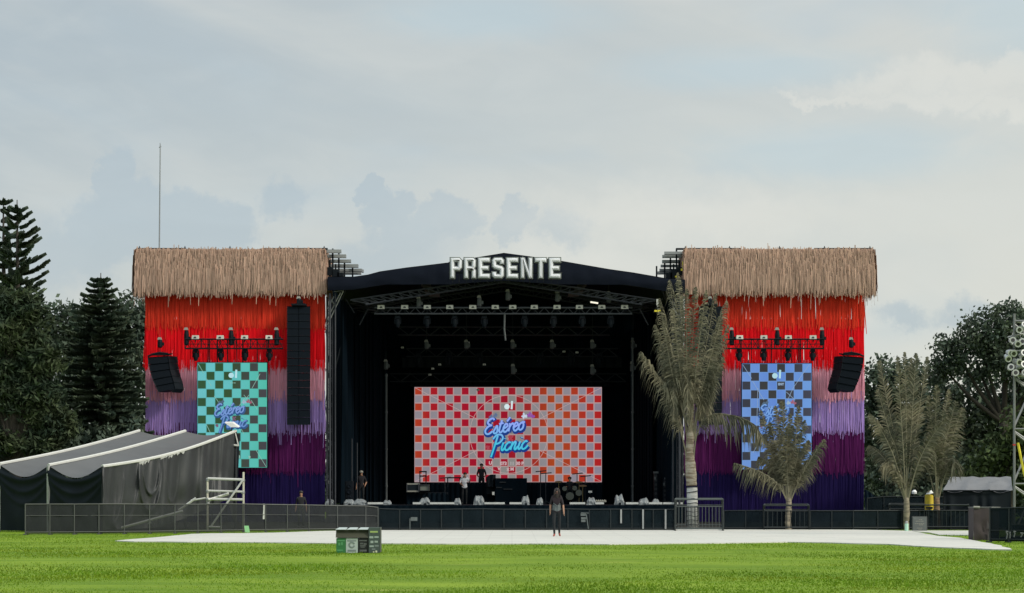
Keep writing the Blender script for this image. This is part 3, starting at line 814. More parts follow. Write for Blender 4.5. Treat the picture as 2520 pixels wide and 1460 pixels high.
def zt_(py, Y=YT): return CAM_H - (py - HY) / FPX * Y
def xt_(px, Y=YT): return (px - CX) / FPX * Y


def tower(side):
    """side -1: left of the stage, +1: right"""
    def mx(px): return px if side < 0 else 2484 - px
    lab = 'left' if side < 0 else 'right'
    A, B = sorted((xt_(mx(358)), xt_(mx(799)))); TA, TB = sorted((xt_(mx(337)), xt_(mx(802))))
    nm = 'thatched fringe tower left of the stage, behind the green checkered screen' if side < 0 else 'thatched fringe tower right of the stage, behind the blue checkered screen'
    root = thing('fringe_tower', nm, 'tower', ((A + B) / 2, YT + 1.5, 0), 'thatched fringe towers beside the stage'); root['side'] = side
    D = 3.0
    zt = zt_(617)
    # scaffold
    sc = [A + (B - A) * f for f in (0.01, .25, .5, .75, .99)]
    for i, x in enumerate(sc):
        for y in (YT + .25, YT + D):
            mb = MB(); mb.bar((x, y, 0), (x, y, zt + .12), .04, 6); mb.build('post', M['dark_steel'], root)
    mb = MB()
    for z in np.arange(1.8, zt, 1.95):
        for y in (YT + .25, YT + D): mb.bar((A, y, z), (B, y, z), .026, 5)
        for x in sc: mb.bar((x, YT + .25, z), (x, YT + D, z), .026, 4)
    mb.build('ledgers', M['dark_steel'], root)
    mb = MB()
    for k in range(4):
        for j, z in enumerate(np.arange(0, zt - 2, 1.95)):
            a, b = (sc[k], sc[k + 1]) if (j + k) % 2 else (sc[k + 1], sc[k]); mb.bar((a, YT + D, z), (b, YT + D, z + 1.95), .022, 4)
    for x in (A, B):
        for j, z in enumerate(np.arange(0, zt - 2, 1.95)):
            y0, y1 = (YT + .3, YT + D) if j % 2 else (YT + D, YT + .3); mb.bar((x, y0, z), (x, y1, z + 1.95), .022, 4)
    mb.build('braces', M['dark_steel'], root)
    # inner side: a lattice mast between tower and stage
    xi = B + .12 if side < 0 else A - .12
    mb = MB(); mb.truss((xi, YT - .1, .2), (xi, YT - .1, zt - 2.3), .42, .0, .028, up=Vector((0, 1, 0))); mb.truss((xi + .14 * -side, YT + .1, .2), (xi + .14 * -side, YT + .1, zt - 2.3), .24, 0, .022, up=Vector((1, 0, 0)))
    mb.build('lattice_mast', M['mid_steel'], root)
    mb = MB()
    for (p0, p1) in (((822, 718), (845, 716)), ((845, 716), (806, 800)), ((838, 720), (803, 790)), ((812, 735), (826, 752)), ((806, 760), (822, 730))):
        mb.bar(P(mx(p0[0]), p0[1], YT - .15), P(mx(p1[0]), p1[1], YT - .15), .03, 5)
    mb.build('corner_brace', M['steel'], root)
    # fringe tiers, lowest first so that upper tiers overlap them
    for k in range(len(BANDS) - 1, -1, -1):
        lbl, c, py0, py1, cov, tr = BANDS[k]
        off = .03 + .03 * (len(BANDS) - k)
        cv = cov * (.62 if (side > 0 and k == 0) else .8 if (side > 0 and k == 1) else 1.0)
        o = strand_sheet('fringe_band', root, A, B, zt_(py0 - 6), max(.03, zt_(py1)), YT - off + .2, FR[k], cv * 1.2, .031, .17 if k < 5 else .02, 40 + k + (7 if side > 0 else 0), tint=(.88, 1.13) if k != 3 else (.84, 1.24), long_tail=.02 if k != 3 else .05)
        o['label'] = lbl
    # thatch: overlapping rows over a bulging slab
    rows = [(615, 664, -.06, .0), (620, 676, -.24, .02), (630, 688, -.31, .03), (642, 699, -.37, .05), (654, 709, -.42, .06), (666, 718, -.47, .07), (680, 727, -.5, .08)]
    th = MB()
    for i, (p0, p1, off, ex) in enumerate(rows):
        o = strand_sheet('thatch_row', root, TA - ex * .3, TB + ex * .3, zt_(p0), zt_(p1), YT + off, M['thatch'], 4.4, .034, .16, 60 + i + (9 if side > 0 else 0), tint=(.70, 1.28), depth=.14, swell=.05, clump=.05, long_tail=.006, topj=.10 if i else .03)
    for x, sg in ((TA, -1), (TB, 1)):
        for i, (p0, p1, off, ex) in enumerate(rows[::2]):
            V = strand_sheet('thatch_row', root, YT - .4, YT + D + .3, zt_(p0), zt_(p1 - 4), x + sg * ex, M['thatch'], 3.5, .06, .2, 80 + i, axis='y', depth=.12, tint=(.65, 1.35))
    # slab top and rails
    mb = MB(); mb.box(((TA + TB) / 2, YT + 1.55, zt - .05), (TB - TA - .1, D - .1, .10)); mb.build('thatch_deck', M['thatch'], root)
    for (p0, p1) in (((337, 455), (648, 806)) if side < 0 else ((337, 480), (660, 820))):
        a, b = sorted((xt_(mx(p0)), xt_(mx(p1)))); mb = MB(); mb.box(((a + b) / 2, YT + .1, zt + .09), (b - a, .12, .09)); mb.build('top_rail', M['dark_steel'], root)
    for p in (342, 454, 565, 688, 797):
        x = xt_(mx(p)); mb = MB(); mb.tube([(x, YT + .15, zt), (x, YT + .15, zt + .24)], .022, 5); mb.box((x, YT + .15, zt + .14), (.10, .06, .05)); mb.build('rail_pin', M['dark_steel'], root)
    # stacked aluminium planks reaching over the stage roof
    if side < 0: planks = [(782, 840, 615, 623, 0), (786, 852, 627, 635, .5), (786, 864, 639.5, 647, 1.0), (800, 882, 651, 659, 1.5), (806, 891, 662, 668.5, 2.0), (808, 889, 669.5, 676, 2.4), (810, 895, 664, 671, 3.0)]
    else: planks = [(1635, 1690, 620, 626.5, .3), (1630, 1690, 628, 635, .7), (1629.5, 1690, 640.5, 648, 1.1), (1626, 1685, 652, 658, 1.5), (1623, 1680, 662, 668.5, 1.9), (1618, 1680, 668.5, 675.5, 2.3)]
    for (a, b, y0, y1, dd) in planks:
        Y = YT + .6 + dd; p0, p1 = P(a, y0, Y), P(b, y1, Y); mb = MB(); mb.box((p0 + p1) / 2, (abs(p1.x - p0.x), .28, abs(p0.z - p1.z)))
        mb.build('plank', M['alu_plank'], root)
    for (x, y0, y1, dd) in ((819, 612, 690, .5), (834, 624, 690, .9), (848, 640, 690, 1.4), (868, 655, 690, 2.0), (812, 640, 700, .4), (826, 650, 700, .8)):
        Y = YT + .4 + dd; mb = MB(); mb.bar(P(mx(x), y0, Y), P(mx(x), y1, Y), .045, 5); mb.build('outrigger', M['black'], root)
    for (x, y, s) in ((812, 668, .28), (826, 676, .34), (838, 682, .3)): mb = MB(); mb.box(P(mx(x), y, YT + .35), (s, .3, s * 1.4)); mb.build('clamp_block', M['black'], root)
    if side > 0:
        for (x, y, w, h) in ((1681, 652, 4, 16), (1678, 664, 5, 5), (1664, 681, 5, 4)): mb = MB(); mb.box(P(x, y, YT - .1), (L(w, YT), .05, L(h, YT))); mb.build('yellow_strap', M['yellow'], root)
    return root


M['alu_plank'] = principled('aluminium_plank', (.30, .32, .33), .5, .2, var=.15, scale=4)
M['yellow'] = principled('yellow_webbing', (.80, .68, .05), .6, var=.15)
tower(-1)
tower(1)


# ------------------------------------------------------------------ the stage
YS = 107.0          # roof front
YB = 121.0          # back wall
stage = thing('concert_stage', 'black arched concert stage between the two fringed towers', 'stage', (0, YS + 6, 0))
ZD = .88            # deck height


def stage_roof():
    top = [(806, 681), (870, 681), (905, 676), (935, 668), (1000, 658.5), (1030, 655), (1105, 646), (1170, 634), (1240, 622.5), (1300, 630.5), (1375, 641), (1500, 662.5), (1560, 671), (1640, 685), (1686, 688)]
    ft = [P(x, y, YS) for x, y in top]
    mb = MB(); n = len(ft); Db = 16
    vs = [p for p in ft] + [p + Vector((0, 5, .25)) for p in ft] + [p + Vector((0, Db, -.1)) for p in ft] + [p + Vector((0, Db, -.35)) for p in ft] + [p + Vector((0, .1, -.25)) for p in ft]
    fs = []
    for r in range(4):
        for i in range(n - 1): fs.append((r * n + i, r * n + i + 1, (r + 1) * n + i + 1, (r + 1) * n + i))
    mb.add(vs, fs); mb.build('roof_cover', M['roof_tarp'], stage)
    # fascia cloth: a lightly sagging band under the roof edge
    def low(x):
        for a, b in zip(LOW, LOW[1:]):
            if a[0] <= x <= b[0]: return a[1] + (b[1] - a[1]) * (x - a[0]) / (b[0] - a[0])
        return LOW[-1][1]
    LOW = [(806, 714), (870, 712), (946, 699.5), (1105, 699), (1240, 690), (1375, 699), (1540, 700), (1640, 716), (1686, 722)]
    def hi(x):
        for a, b in zip(top, top[1:]):
            if a[0] <= x <= b[0]: return a[1] + (b[1] - a[1]) * (x - a[0]) / (b[0] - a[0])
        return top[-1][1]
    mb = MB()
    def fn(u, v):
        x = 806 + u * 880; y = hi(x) + 1 + (low(x) - hi(x)) * v
        p = P(x, y, YS - .06); p.y += -.10 * math.sin(v * 3.1) * (.5 + .5 * mnoise.noise((x * .02, v * 2, 0))) - .05 * mnoise.noise((x * .06, v, 4)); return p
    mb.grid(fn, 90, 5); mb.build('fascia', M['roof_tarp'], stage, smooth=True)


stage_roof()


def gable_truss(Y, shift, nm='roof_truss'):
    mb = MB()
    for sg in (-1, 1):
        def q(px, py): return P(px if sg < 0 else 2480 - px, py + shift, Y)
        a0, a1, b0, b1 = q(862, 739), q(1240, 682), q(900, 750), q(1240, 695)
        mb.bar(a0, a1, .045, 6); mb.bar(b0, b1, .045, 6); m = 16
        for i in range(m):
            u, v = i / m, (i + 1) / m
            mb.bar(a0.lerp(a1, u), b0.lerp(b1, (u + v) / 2), .022, 4); mb.bar(b0.lerp(b1, (u + v) / 2), a0.lerp(a1, v), .022, 4)
    mb.build(nm, M['mid_steel'], stage)


gable_truss(YS + .5, 0); gable_truss(YS + 5.2, 9); gable_truss(YS + 9.5, 22)
for sg in (-1, 1):      # slanting side rails of the roof frame
    def q(px, py, Y): return P(px if sg < 0 else 2480 - px, py, Y)
    mb = MB()
    for (x0, y0, x1, y1) in ((865, 712, 946, 700), (868, 742, 930, 735), (872, 770, 850, 735), (905, 762, 885, 800), (905, 762, 925, 764), (840, 850, 826, 905), (850, 715, 838, 747)):
        mb = MB(); mb.bar(q(x0, y0, YS + 1.2), q(x1, y1, YS + 1.6), .035, 5); mb.build('eave_tube', M['mid_steel'], stage)
    # pale sheet scraps caught under the roof (the streaky panels beside the sign)
    mb = MB()
    for i, (dx, y, w) in enumerate(((1030, 690, 26), (1036, 697, 24), (1040, 704, 26), (1044, 709, 22), (1046, 716, 30), (1054, 721, 28))):
        a = q(dx, y, YS + 3); b = q(dx + w, y + 2, YS + 3); mb.add([a, b, b + Vector((0, .5, -.13)), a + Vector((0, .5, -.13))], [(0, 1, 2, 3)])
    mb.build('roof_panel', M['scrap'] if 'scrap' in M else M.setdefault('scrap', principled('pale_brown_sheet', (.14, .13, .12), .7, var=.3)), stage)


def stage_body():
    # deck, skirt, back wall, side walls
    x0, x1 = P(806, 0, YS).x, P(1684, 0, YS).x
    mb = MB(); mb.box(((x0 + x1) / 2, YS + 7.0, ZD - .06), (x1 - x0, 14, .12)); mb.build('deck', M['black'], stage)
    mb = MB()
    def skirt(u, v): return Vector((x0 + (x1 - x0) * u, YS - .02 - .04 * (1 + math.sin(u * 260 + math.sin(u * 31) * 3)) * (.3 + v), ZD - .02 - v * (ZD - .02)))
    mb.grid(skirt, 260, 4); mb.build('skirt', M['drape'], stage, smooth=True)
    mb = MB()
    def back(u, v):
        x = x0 * 1.12 + (x1 - x0) * 1.12 * u; return Vector((x, YB + .12 * math.sin(x * 5 + 1.3 * math.sin(x * 1.7)), ZD + v * 12.0))
    mb.grid(back, 300, 6); mb.build('back_drape', M['drape'], stage, smooth=True)
    for sg in (-1, 1):
        mb = MB(); xa = x0 + .6 if sg < 0 else x1 - .6
        def wall(u, v):
            y = YS + .8 + (YB - YS - .8) * u; w = .14 * math.sin(y * 6 + 1.5 * math.sin(y * 2.1) + v) * (1.2 - .4 * v)
            return Vector((xa + sg * -1 * (u * 1.1) + w, y, ZD + v * (10.1 - .5 * u)))
        mb.grid(wall, 130, 8); mb.build('side_drape', M['drape'], stage, smooth=True)
        # an inner leg curtain, folded
        xb = P(870 if sg < 0 else 1605, 0, YS + 5).x; xc = P(955 if sg < 0 else 1560, 0, YS + 9).x
        mb = MB()
        def leg(u, v):
            x = xb + (xc - xb) * u; y = YS + 4.5 + 3.5 * u; return Vector((x, y + .16 * math.sin(u * 46 + 1.2 * math.sin(u * 13)), ZD + v * (9.4 + .5 * math.sin(u * 3))))
        mb.grid(leg, 110, 5); mb.build('leg_drape', M['drape'], stage, smooth=True)
    # front corner legs and wing poles
    for (px, y0, y1, Y, r) in ((812, 722, 1244, YS + .3, .06), (825, 722, 1244, YS + .5, .045), (838, 1130, 1240, YS + 2, .04), (866, 1080, 1240, YS + 3, .03), (879, 1090, 1220, YS + 3.4, .025), (1672, 722, 1244, YS + .3, .06), (1656, 722, 1244, YS + .5, .045)):
        a, b = P(px, y0, Y), P(px, y1, Y); b.z = min(b.z, ZD); mb = MB(); mb.bar(b, a, r, 6); mb.build('pole', M['mid_steel'], stage)
    for (px, y0, y1, Y, m) in ((951, 920, 1222, 113, 'steel_dim'), (1557, 835, 1222, 113, 'steel_dim')):
        a, b = P(px, y0, Y), P(px, y1, Y); b.z = ZD; mb = MB(); mb.bar(b, a, .055, 8)
        for z in np.arange(ZD + .9, a.z, 1.9): mb.lathe((a.x, a.y, z), [(.075, 0), (.075, .09)], 8)
        mb.build('curtain_pole', M[m], stage)
    # hanging upstage girders
    for (y, Y, xa, xb) in ((868, 117, 1000, 1520), (930, 118.5, 960, 1540), (815, 114, 980, 1500)):
        mb = MB(); mb.truss(P(xa, y, Y), P(xb, y, Y), .42, .4, .03); mb.build('upstage_girder', M['dark_steel'], stage)
    # low black border cloths
    for (y0, y1, Y, xa, xb) in ((880, 905, 119, 990, 1530), (935, 952, 119.2, 1010, 1500)):
        mb = MB()
        def bd(u, v):
            p = P(xa + (xb - xa) * u, y0 + (y1 - y0) * v, Y); p.y += .06 * math.sin(u * 150); return p
        mb.grid(bd, 140, 2); mb.build('border_cloth', M['tarp_dark'], stage, smooth=True)
    # leaning pale folds seen on the left curtain
    mb = MB()
    for (x0_, y0_, x1_, y1_) in ((1083, 1130, 1070, 1205), (1092, 1150, 1068, 1230)):
        pass


M['steel_dim'] = principled('dull_grey_pipe', (.10, .112, .118), .6, .1, var=.35, scale=3)
stage_body()


# ------------------------------------------------------------------ the sign
GL = {
    'P': ([(0, 0), (1.8, 0), (1.8, 3), (3.7, 3), (4.8, 4.1), (4.8, 6.9), (3.7, 8), (0, 8)], [(1.75, 4.6), (3.05, 4.6), (3.05, 6.4), (1.75, 6.4)]),
    'R': ([(0, 0), (1.75, 0), (1.75, 3.1), (3.05, 3.1), (3.05, 0), (4.8, 0), (4.8, 3.1), (4.15, 3.85), (4.8, 4.6), (4.8, 7), (3.8, 8), (0, 8)], [(1.75, 4.7), (3.05, 4.7), (3.05, 6.45), (1.75, 6.45)]),
    'E': ([(0, 0), (4.8, 0), (4.8, 1.75), (1.85, 1.75), (1.85, 3.2), (4.3, 3.2), (4.3, 4.8), (1.85, 4.8), (1.85, 6.25), (4.8, 6.25), (4.8, 8), (0, 8)],),
    'S': ([(.9, 0), (3.9, 0), (4.8, .9), (4.8, 3.9), (4.0, 4.7), (1.75, 5.3), (1.75, 6.4), (3.05, 6.4), (3.05, 5.5), (4.8, 5.5), (4.8, 7.1), (3.9, 8), (.9, 8), (0, 7.1), (0, 4.5), (.8, 3.7), (3.05, 3.1), (3.05, 1.6), (1.75, 1.6), (1.75, 2.5), (0, 2.5), (0, .9)],),
    'N': ([(0, 0), (1.6, 0), (1.6, 4.4), (3.2, 0), (4.8, 0), (4.8, 8), (3.2, 8), (3.2, 3.6), (1.6, 8), (0, 8)],),
    'T': ([(1.5, 0), (3.3, 0), (3.3, 6.2), (4.8, 6.2), (4.8, 8), (0, 8), (0, 6.2), (1.5, 6.2)],)}


def glyph(name, loops, sc, depth, offset, bevel):
    cu = bpy.data.curves.new(name, 'CURVE'); cu.dimensions = '2D'; cu.fill_mode = 'BOTH'; cu.extrude = depth; cu.bevel_depth = bevel; cu.offset = offset
    for lp in loops:
        s = cu.splines.new('POLY'); s.points.add(len(lp) - 1); s.use_cyclic_u = True
        for p, (x, y) in zip(s.points, lp): p.co = (x * sc[0], y * sc[1], 0, 1)
    return curve_mesh(cu, name)


def curve_mesh(cu, name):
    ob = bpy.data.objects.new('tmp', cu); COL.objects.link(ob)
    dg = bpy.context.evaluated_depsgraph_get(); me = bpy.data.meshes.new_from_object(ob.evaluated_get(dg)); me.name = name
    bpy.data.objects.remove(ob); bpy.data.curves.remove(cu)
    me.materials.clear()
    return me


def sign():
    Y = 103.4; root = thing('stage_sign', 'row of white block letters mounted on the gable reading PRESENTE', 'sign', P(1243, 686, Y))
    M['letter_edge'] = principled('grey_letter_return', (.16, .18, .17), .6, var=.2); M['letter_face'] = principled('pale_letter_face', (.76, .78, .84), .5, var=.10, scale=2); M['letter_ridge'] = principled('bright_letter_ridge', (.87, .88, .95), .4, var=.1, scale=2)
    sx = L(29.3, Y) / 4.8; sy = L(50.5, Y) / 8
    xs = [1108, 1142, 1176.5, 1211, 1246, 1281, 1316, 1350.5]
    for ch, x in zip('PRESENTE', xs):
        o = P(x, 685, Y)
        rot = Matrix.Rotation(R(90), 4, 'X')
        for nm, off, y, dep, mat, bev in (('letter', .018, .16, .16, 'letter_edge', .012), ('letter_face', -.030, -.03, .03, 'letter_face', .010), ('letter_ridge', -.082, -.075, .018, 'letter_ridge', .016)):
            me = glyph(nm, GL[ch], (sx, sy), dep, off, bev); me.transform(Matrix.Translation(o + Vector((0, y, 0))) @ rot)
            if nm == 'letter': lt = link(nm, me, M[mat], root)
            else: link(nm, me, M[mat], lt)
    mb = MB()
    for f in (.25, .75): mb.bar(P(1104, 633 + 52 * f, Y + .36), P(1384, 633 + 52 * f, Y + .36), .03, 5)
    for x in xs:
        for dx in (6, 22): mb.bar(P(x + dx, 640, Y + .36), P(x + dx, 695, Y + .36), .022, 4)
        mb.bar(P(x + 14, 672, Y + .36), P(x + 14, 672, YS + .4), .02, 4)
    mb.build('mounting_frame', M['dark_steel'], root)


sign()


# ------------------------------------------------------------------ lamps, girders, hoists, loudspeakers
def tri(o, up=True): return o


def moving_head_proto():
    root = thing('moving_head', 'x', 'stage light', (0, 0, 0))
    mb = MB(); mb.box((0, 0, -.12), (.34, .30, .16), top=(.85, .85)); mb.bar((-.1, 0, -.04), (-.1, 0, .06), .025, 5); mb.bar((.1, 0, -.04), (.1, 0, .06), .025, 5); mb.build('base', M['black'], root)
    for sg in (-1, 1):
        mb = MB(); mb.box((sg * .185, 0, -.36), (.05, .13, .34), top=(1, .7)); mb.build('yoke_arm', M['black'], root)
    mb = MB(); mb.lathe((0, 0, -.66), [(.03, -.10), (.10, -.09), (.125, -.02), (.155, .12), (.155, .34), (.13, .42), (.07, .46)], 12); mb.build('head', M['black'], root)
    mb = MB(); mb.lathe((0, 0, -.762), [(.07, 0), (.09, .012)], 10); mb.build('lens', M['glass_dark'], root)
    return root


M['glass_dark'] = principled('dark_glass', (.02, .02, .025), .1, spec=.8, var=.05)
MH = moving_head_proto(); MH_USED = []


def moving_head(p, label, group, tilt=0.0, s=1.0):
    o = MH if not MH_USED else copy_tree(MH); MH_USED.append(o); o.location = p; o.scale = (s, s, s); o.rotation_euler = (R(tilt), 0, R(random.uniform(-12, 12)))
    o['label'] = label; o['group'] = group; return o


def blinder_proto():
    root = thing('flood_light', 'x', 'stage light', (0, 0, 0))
    mb = MB(); mb.box((0, 0, .13), (.36, .16, .19), top=(.92, .8)); mb.build('housing', M['lamp_white'], root)
    mb = MB(); mb.box((0, -.089, .12), (.14, .02, .07), top=(.6, 1)); mb.build('badge', M['mid_steel'], root)
    mb = MB(); mb.box((0, 0, .012), (.22, .12, .04)); mb.bar((0, 0, -.14), (0, 0, 0), .03, 5); mb.build('clamp', M['black'], root)
    return root


M['lamp_white'] = principled('pale_lamp_housing', (.62, .62, .57), .5, var=.1)
BL = blinder_proto(); BL_USED = []


def blinder(p, label, group, s=1.0):
    o = BL if not BL_USED else copy_tree(BL); BL_USED.append(o); o.location = p; o.scale = (s, s, s); o.rotation_euler = (0, 0, R(random.uniform(-8, 8))); o['label'] = label; o['group'] = group; return o


def hoist(p, top_z, label, group, h=.45, pale=False, hook=None):
    root = thing('chain_hoist', label, 'chain hoist', p, group); p = Vector(p)
    mb = MB(); mb.lathe(p + Vector((0, 0, -h / 2)), [(.07, 0), (.12, .04), (.12, h * .7), (.09, h)], 8); mb.box(p + Vector((.12, 0, -.02)), (.14, .14, .16)); mb.build('motor', M['steel_dim'] if pale else M['black'], root)
    mb = MB(); mb.bar(p + Vector((0, 0, h / 2)), (p.x, p.y, top_z), .014, 4)
    if hook: mb.bar(p + Vector((0, 0, -h / 2)), (p.x, p.y, hook), .016, 4)
    mb.build('chain', M['dark_steel'], root)
    mb = MB(); mb.box(p + Vector((-.02, 0, h * .62)), (.22, .16, .12), top=(.6, .6)); mb.build('chain_bag', M['bag'], root)
    return root


M['bag'] = principled('grey_canvas', (.27, .27, .24), .9, var=.3, scale=8)

# front lighting girder of the stage
YG = 108.2
gt = thing('lighting_girder', 'long horizontal lighting girder hanging under the stage roof below the sign', 'lighting truss', P(1238, 765, YG), 'lighting girders')
mb = MB()
for dy in (-.2, .2):
    for py in (757.5, 772.5): mb.bar(P(921, py, YG + dy), P(1556, py, YG + dy), .042, 6)
mb.build('chord', M['girder_grey'] if 'girder_grey' in M else M.setdefault('girder_grey', principled('dull_truss', (.085, .095, .11), .6, .2, var=.35, scale=2)), gt)  # chords in a paler grey than the braces
mb = MB(); m = 44
for i in range(m):
    u, v = i / m, (i + 1) / m; xa, xb = 921 + 635 * u, 921 + 635 * v; ya, yb = (757.5, 772.5) if i % 2 else (772.5, 757.5)
    mb.bar(P(xa, ya, YG - .2), P(xb, yb, YG - .2), .02, 4); mb.bar(P(xa, ya, YG + .2), P(xa, ya, YG - .2), .018, 4)
mb.build('braces', M['mid_steel'], gt)['kind'] = 'stuff'
mb = MB(); r0 = P(1236, 810, YG)
mb.tube([P(1242, 772, YG - .25), P(1241, 810, YG - .25), P(1244, 838, YG - .25)], .05, 6); mb.build('cable_drop', M['steel_dim'], gt)
LX = [937.5, 996, 1051.6, 1107, 1163.3, 1218.6, 1262, 1315, 1371, 1426, 1481, 1537]
for i, x in enumerate(LX):
    w = ORD[i] if i < 6 else ORD[11 - i]; side_ = 'left' if i < 6 else 'right'
    p = P(x, 762.5, YG - .22); blinder(p, f'white-backed flood light, {w} from the {side_} end of the stage lighting girder', 'flood lights on the stage girder')
for i, x in enumerate([979, 1051, 1119, 1192, 1291, 1362, 1433, 1503]):
    w = ORD[i] if i < 4 else ORD[7 - i]; side_ = 'left' if i < 4 else 'right'
    moving_head(P(x, 776, YG), f'black moving-head light hanging {w} from the {side_} end under the stage lighting girder', 'moving heads under the stage girder', s=.80)
for i, (x, y, Y) in enumerate(((1031, 752, YG), (1180, 750, YG), (1250, 735, YG), (1372, 738, YG), (1498, 740, YG))):
    hoist(P(x, y - 6, Y), zt_(700, Y), f'dark chain hoist above the stage girder, {ORD[i]} from the left', 'hoists above the stage girder', pale=True)
for i, x in enumerate((1050, 1148, 1262, 1359, 1458, 1558)):
    Y = 113.2; hoist(P(x, 850, Y), zt_(760, Y), f'short grey chain hoist, {ORD[i]} from the left in the row deep inside the stage', 'upstage chain hoists', h=.36, pale=True, hook=zt_(868, Y))
for i, (x, y) in enumerate(((1263, 911), (1458, 912), (1556, 905), (950, 900))):
    Y = 114.0; hoist(P(x, y, Y), zt_(865, Y), f'thin grey chain hoist {["above the screen centre", "above the right part of the screen", "by the right curtain pole", "above the left curtain pole"][i]}', 'upstage chain hoists', h=.42, pale=True)
# short emissive tube, a bright strip under the right roof, and odd straps
t = thing('bright_strip', 'small glowing white strip under the right half of the stage roof', 'lamp', P(1465, 745, 110))
mb = MB(); mb.tube([P(1453, 743.5, 110), P(1472, 746.5, 110)], .045, 6); mb.build('tube', emissive('bright_strip_glow', (.8, .74, .6), .9), t)
mb = MB(); mb.box(P(1462, 742.6, 110.08), (.5, .06, .05)); mb.bar(P(1462, 742, 110.1), P(1462, 728, 110.1), .015, 4); mb.build('bracket', M['dark_steel'], t)
t = thing('ratchet_strap', 'yellow strap end hanging at the right edge of the stage roof by the palm', 'strap', P(1616, 766, YS))
mb = MB(); mb.box(P(1618, 765.5, YS - .2), (.30, .05, .085)); mb.build('webbing', M['yellow'], t)
mb = MB(); mb.box(P(1618, 744, YS - .2), (.10, .05, .3)); mb.bar(P(1618, 738, YS - .2), P(1619, 764, YS - .2), .015, 4); mb.build('buckle', M['alu_white'], t)
for i, (x, y) in enumerate(((1065, 910), (1082, 900), (1058, 925), (1176, 962), (1192, 900), (990, 858), (1152, 846), (1420, 870), (1388, 868), (1556, 850))):
    Y = 114.5 + .3 * (i % 3); blinder(P(x, y, Y), f'tiny pale lamp in the dark stage interior, {ORD[i]} of a scattered set', 'scattered lamps inside the stage', s=.42)
for i, x in enumerate((1030, 1105, 1180, 1330, 1405, 1475)):
    moving_head(P(x, 868, 116.6), f'dim moving-head light on the upstage girder, {ORD[i]} from the left', 'upstage moving heads', s=.9)


def array_cabinet(w, d, h, wedge):
    """one loudspeaker box: grille face to -Y, tapering to the back"""
    mb = MB(); k = h - .02
    vs = [(-w / 2, 0, 0), (w / 2, 0, 0), (w / 2, 0, -k), (-w / 2, 0, -k), (-w / 2 * .86, d, -wedge), (w / 2 * .86, d, -wedge), (w / 2 * .86, d, -k + wedge), (-w / 2 * .86, d, -k + wedge)]
    mb.add(vs, [(4, 5, 6, 7), (0, 4, 7, 3), (1, 2, 6, 5), (0, 1, 5, 4), (3, 7, 6, 2)], 0)
    g = .018
    for sg in (-1, 1):
        xa, xb = (-w / 2 + .02, -.012) if sg < 0 else (.012, w / 2 - .02)
        mb.add([(xa, g, -.025), (xb, g, -.025), (xb, g * .2, -k + .025), (xa, g * .2, -k + .025)], [(0, 3, 2, 1)], 1)
    mb.add([(-w / 2, 0, 0), (w / 2, 0, 0), (w / 2, 0, -k), (-w / 2, 0, -k), (-w / 2 + .02, g, -.025), (w / 2 - .02, g, -.025), (w / 2 - .02, g * .2, -k + .025), (-w / 2 + .02, g * .2, -k + .025)],
           [(0, 4, 5, 1), (1, 5, 6, 2), (2, 6, 7, 3), (3, 7, 4, 0)], 0)
    me = mb.mesh('cabinet'); me.materials.append(M['black']); me.materials.append(M['grille']); return me


CAB1, CAB2 = array_cabinet(L(57, YT) * 1.0, .55, .376, .03), array_cabinet(1.0, .5, .30, .04)


def line_array(px, py, n, cab, h, Y, label, yaw=0, curve=0.0, splay=0.0, group='loudspeaker arrays', tilt0=0.0, top_drop=.25):
    p = P(px, py, Y); root = thing('line_array', label, 'loudspeaker', p, group)
    rz = Matrix.Rotation(R(yaw), 3, 'Z'); z, y, a = 0.0, 0.0, R(tilt0)
    for i in range(n):
        o = bpy.data.objects.new('cabinet', cab); COL.objects.link(o); o.parent = root
        o.location = rz @ Vector((0, y, z)); o.rotation_euler = (a, 0, R(yaw))
        # next box hangs from the bottom of this one
        z -= math.cos(a) * h; y -= math.sin(a) * -h
        a -= 0 if curve == 0 else R(curve) * (.5 + i / n)
    mb = MB(); mb.box((0, .25, .08), (.7, .7, .09), rot=rz); mb.box((0, .25, .2), (.16, .5, .18), rot=rz); mb.build('bumper_frame', M['black'], root).location = (0, 0, 0)
    return root


line_array(735, 754, 16, CAB1, L(18.1, YT), YT - .9, 'tall black main loudspeaker array hanging on the left fringed tower', group='main loudspeaker arrays')
line_array(1748, 754, 16, CAB1, L(18.1, YT), YT - .9, 'tall black main loudspeaker array on the right tower, mostly behind the tall palm', group='main loudspeaker arrays')
hoist(P(736, 742, YT - .7), zt_(705), 'chain hoist above the main loudspeaker array of the left tower', 'array hoists', h=.3)
hoist(P(1748, 742, YT - .7), zt_(705), 'chain hoist above the main loudspeaker array of the right tower', 'array hoists', h=.3)


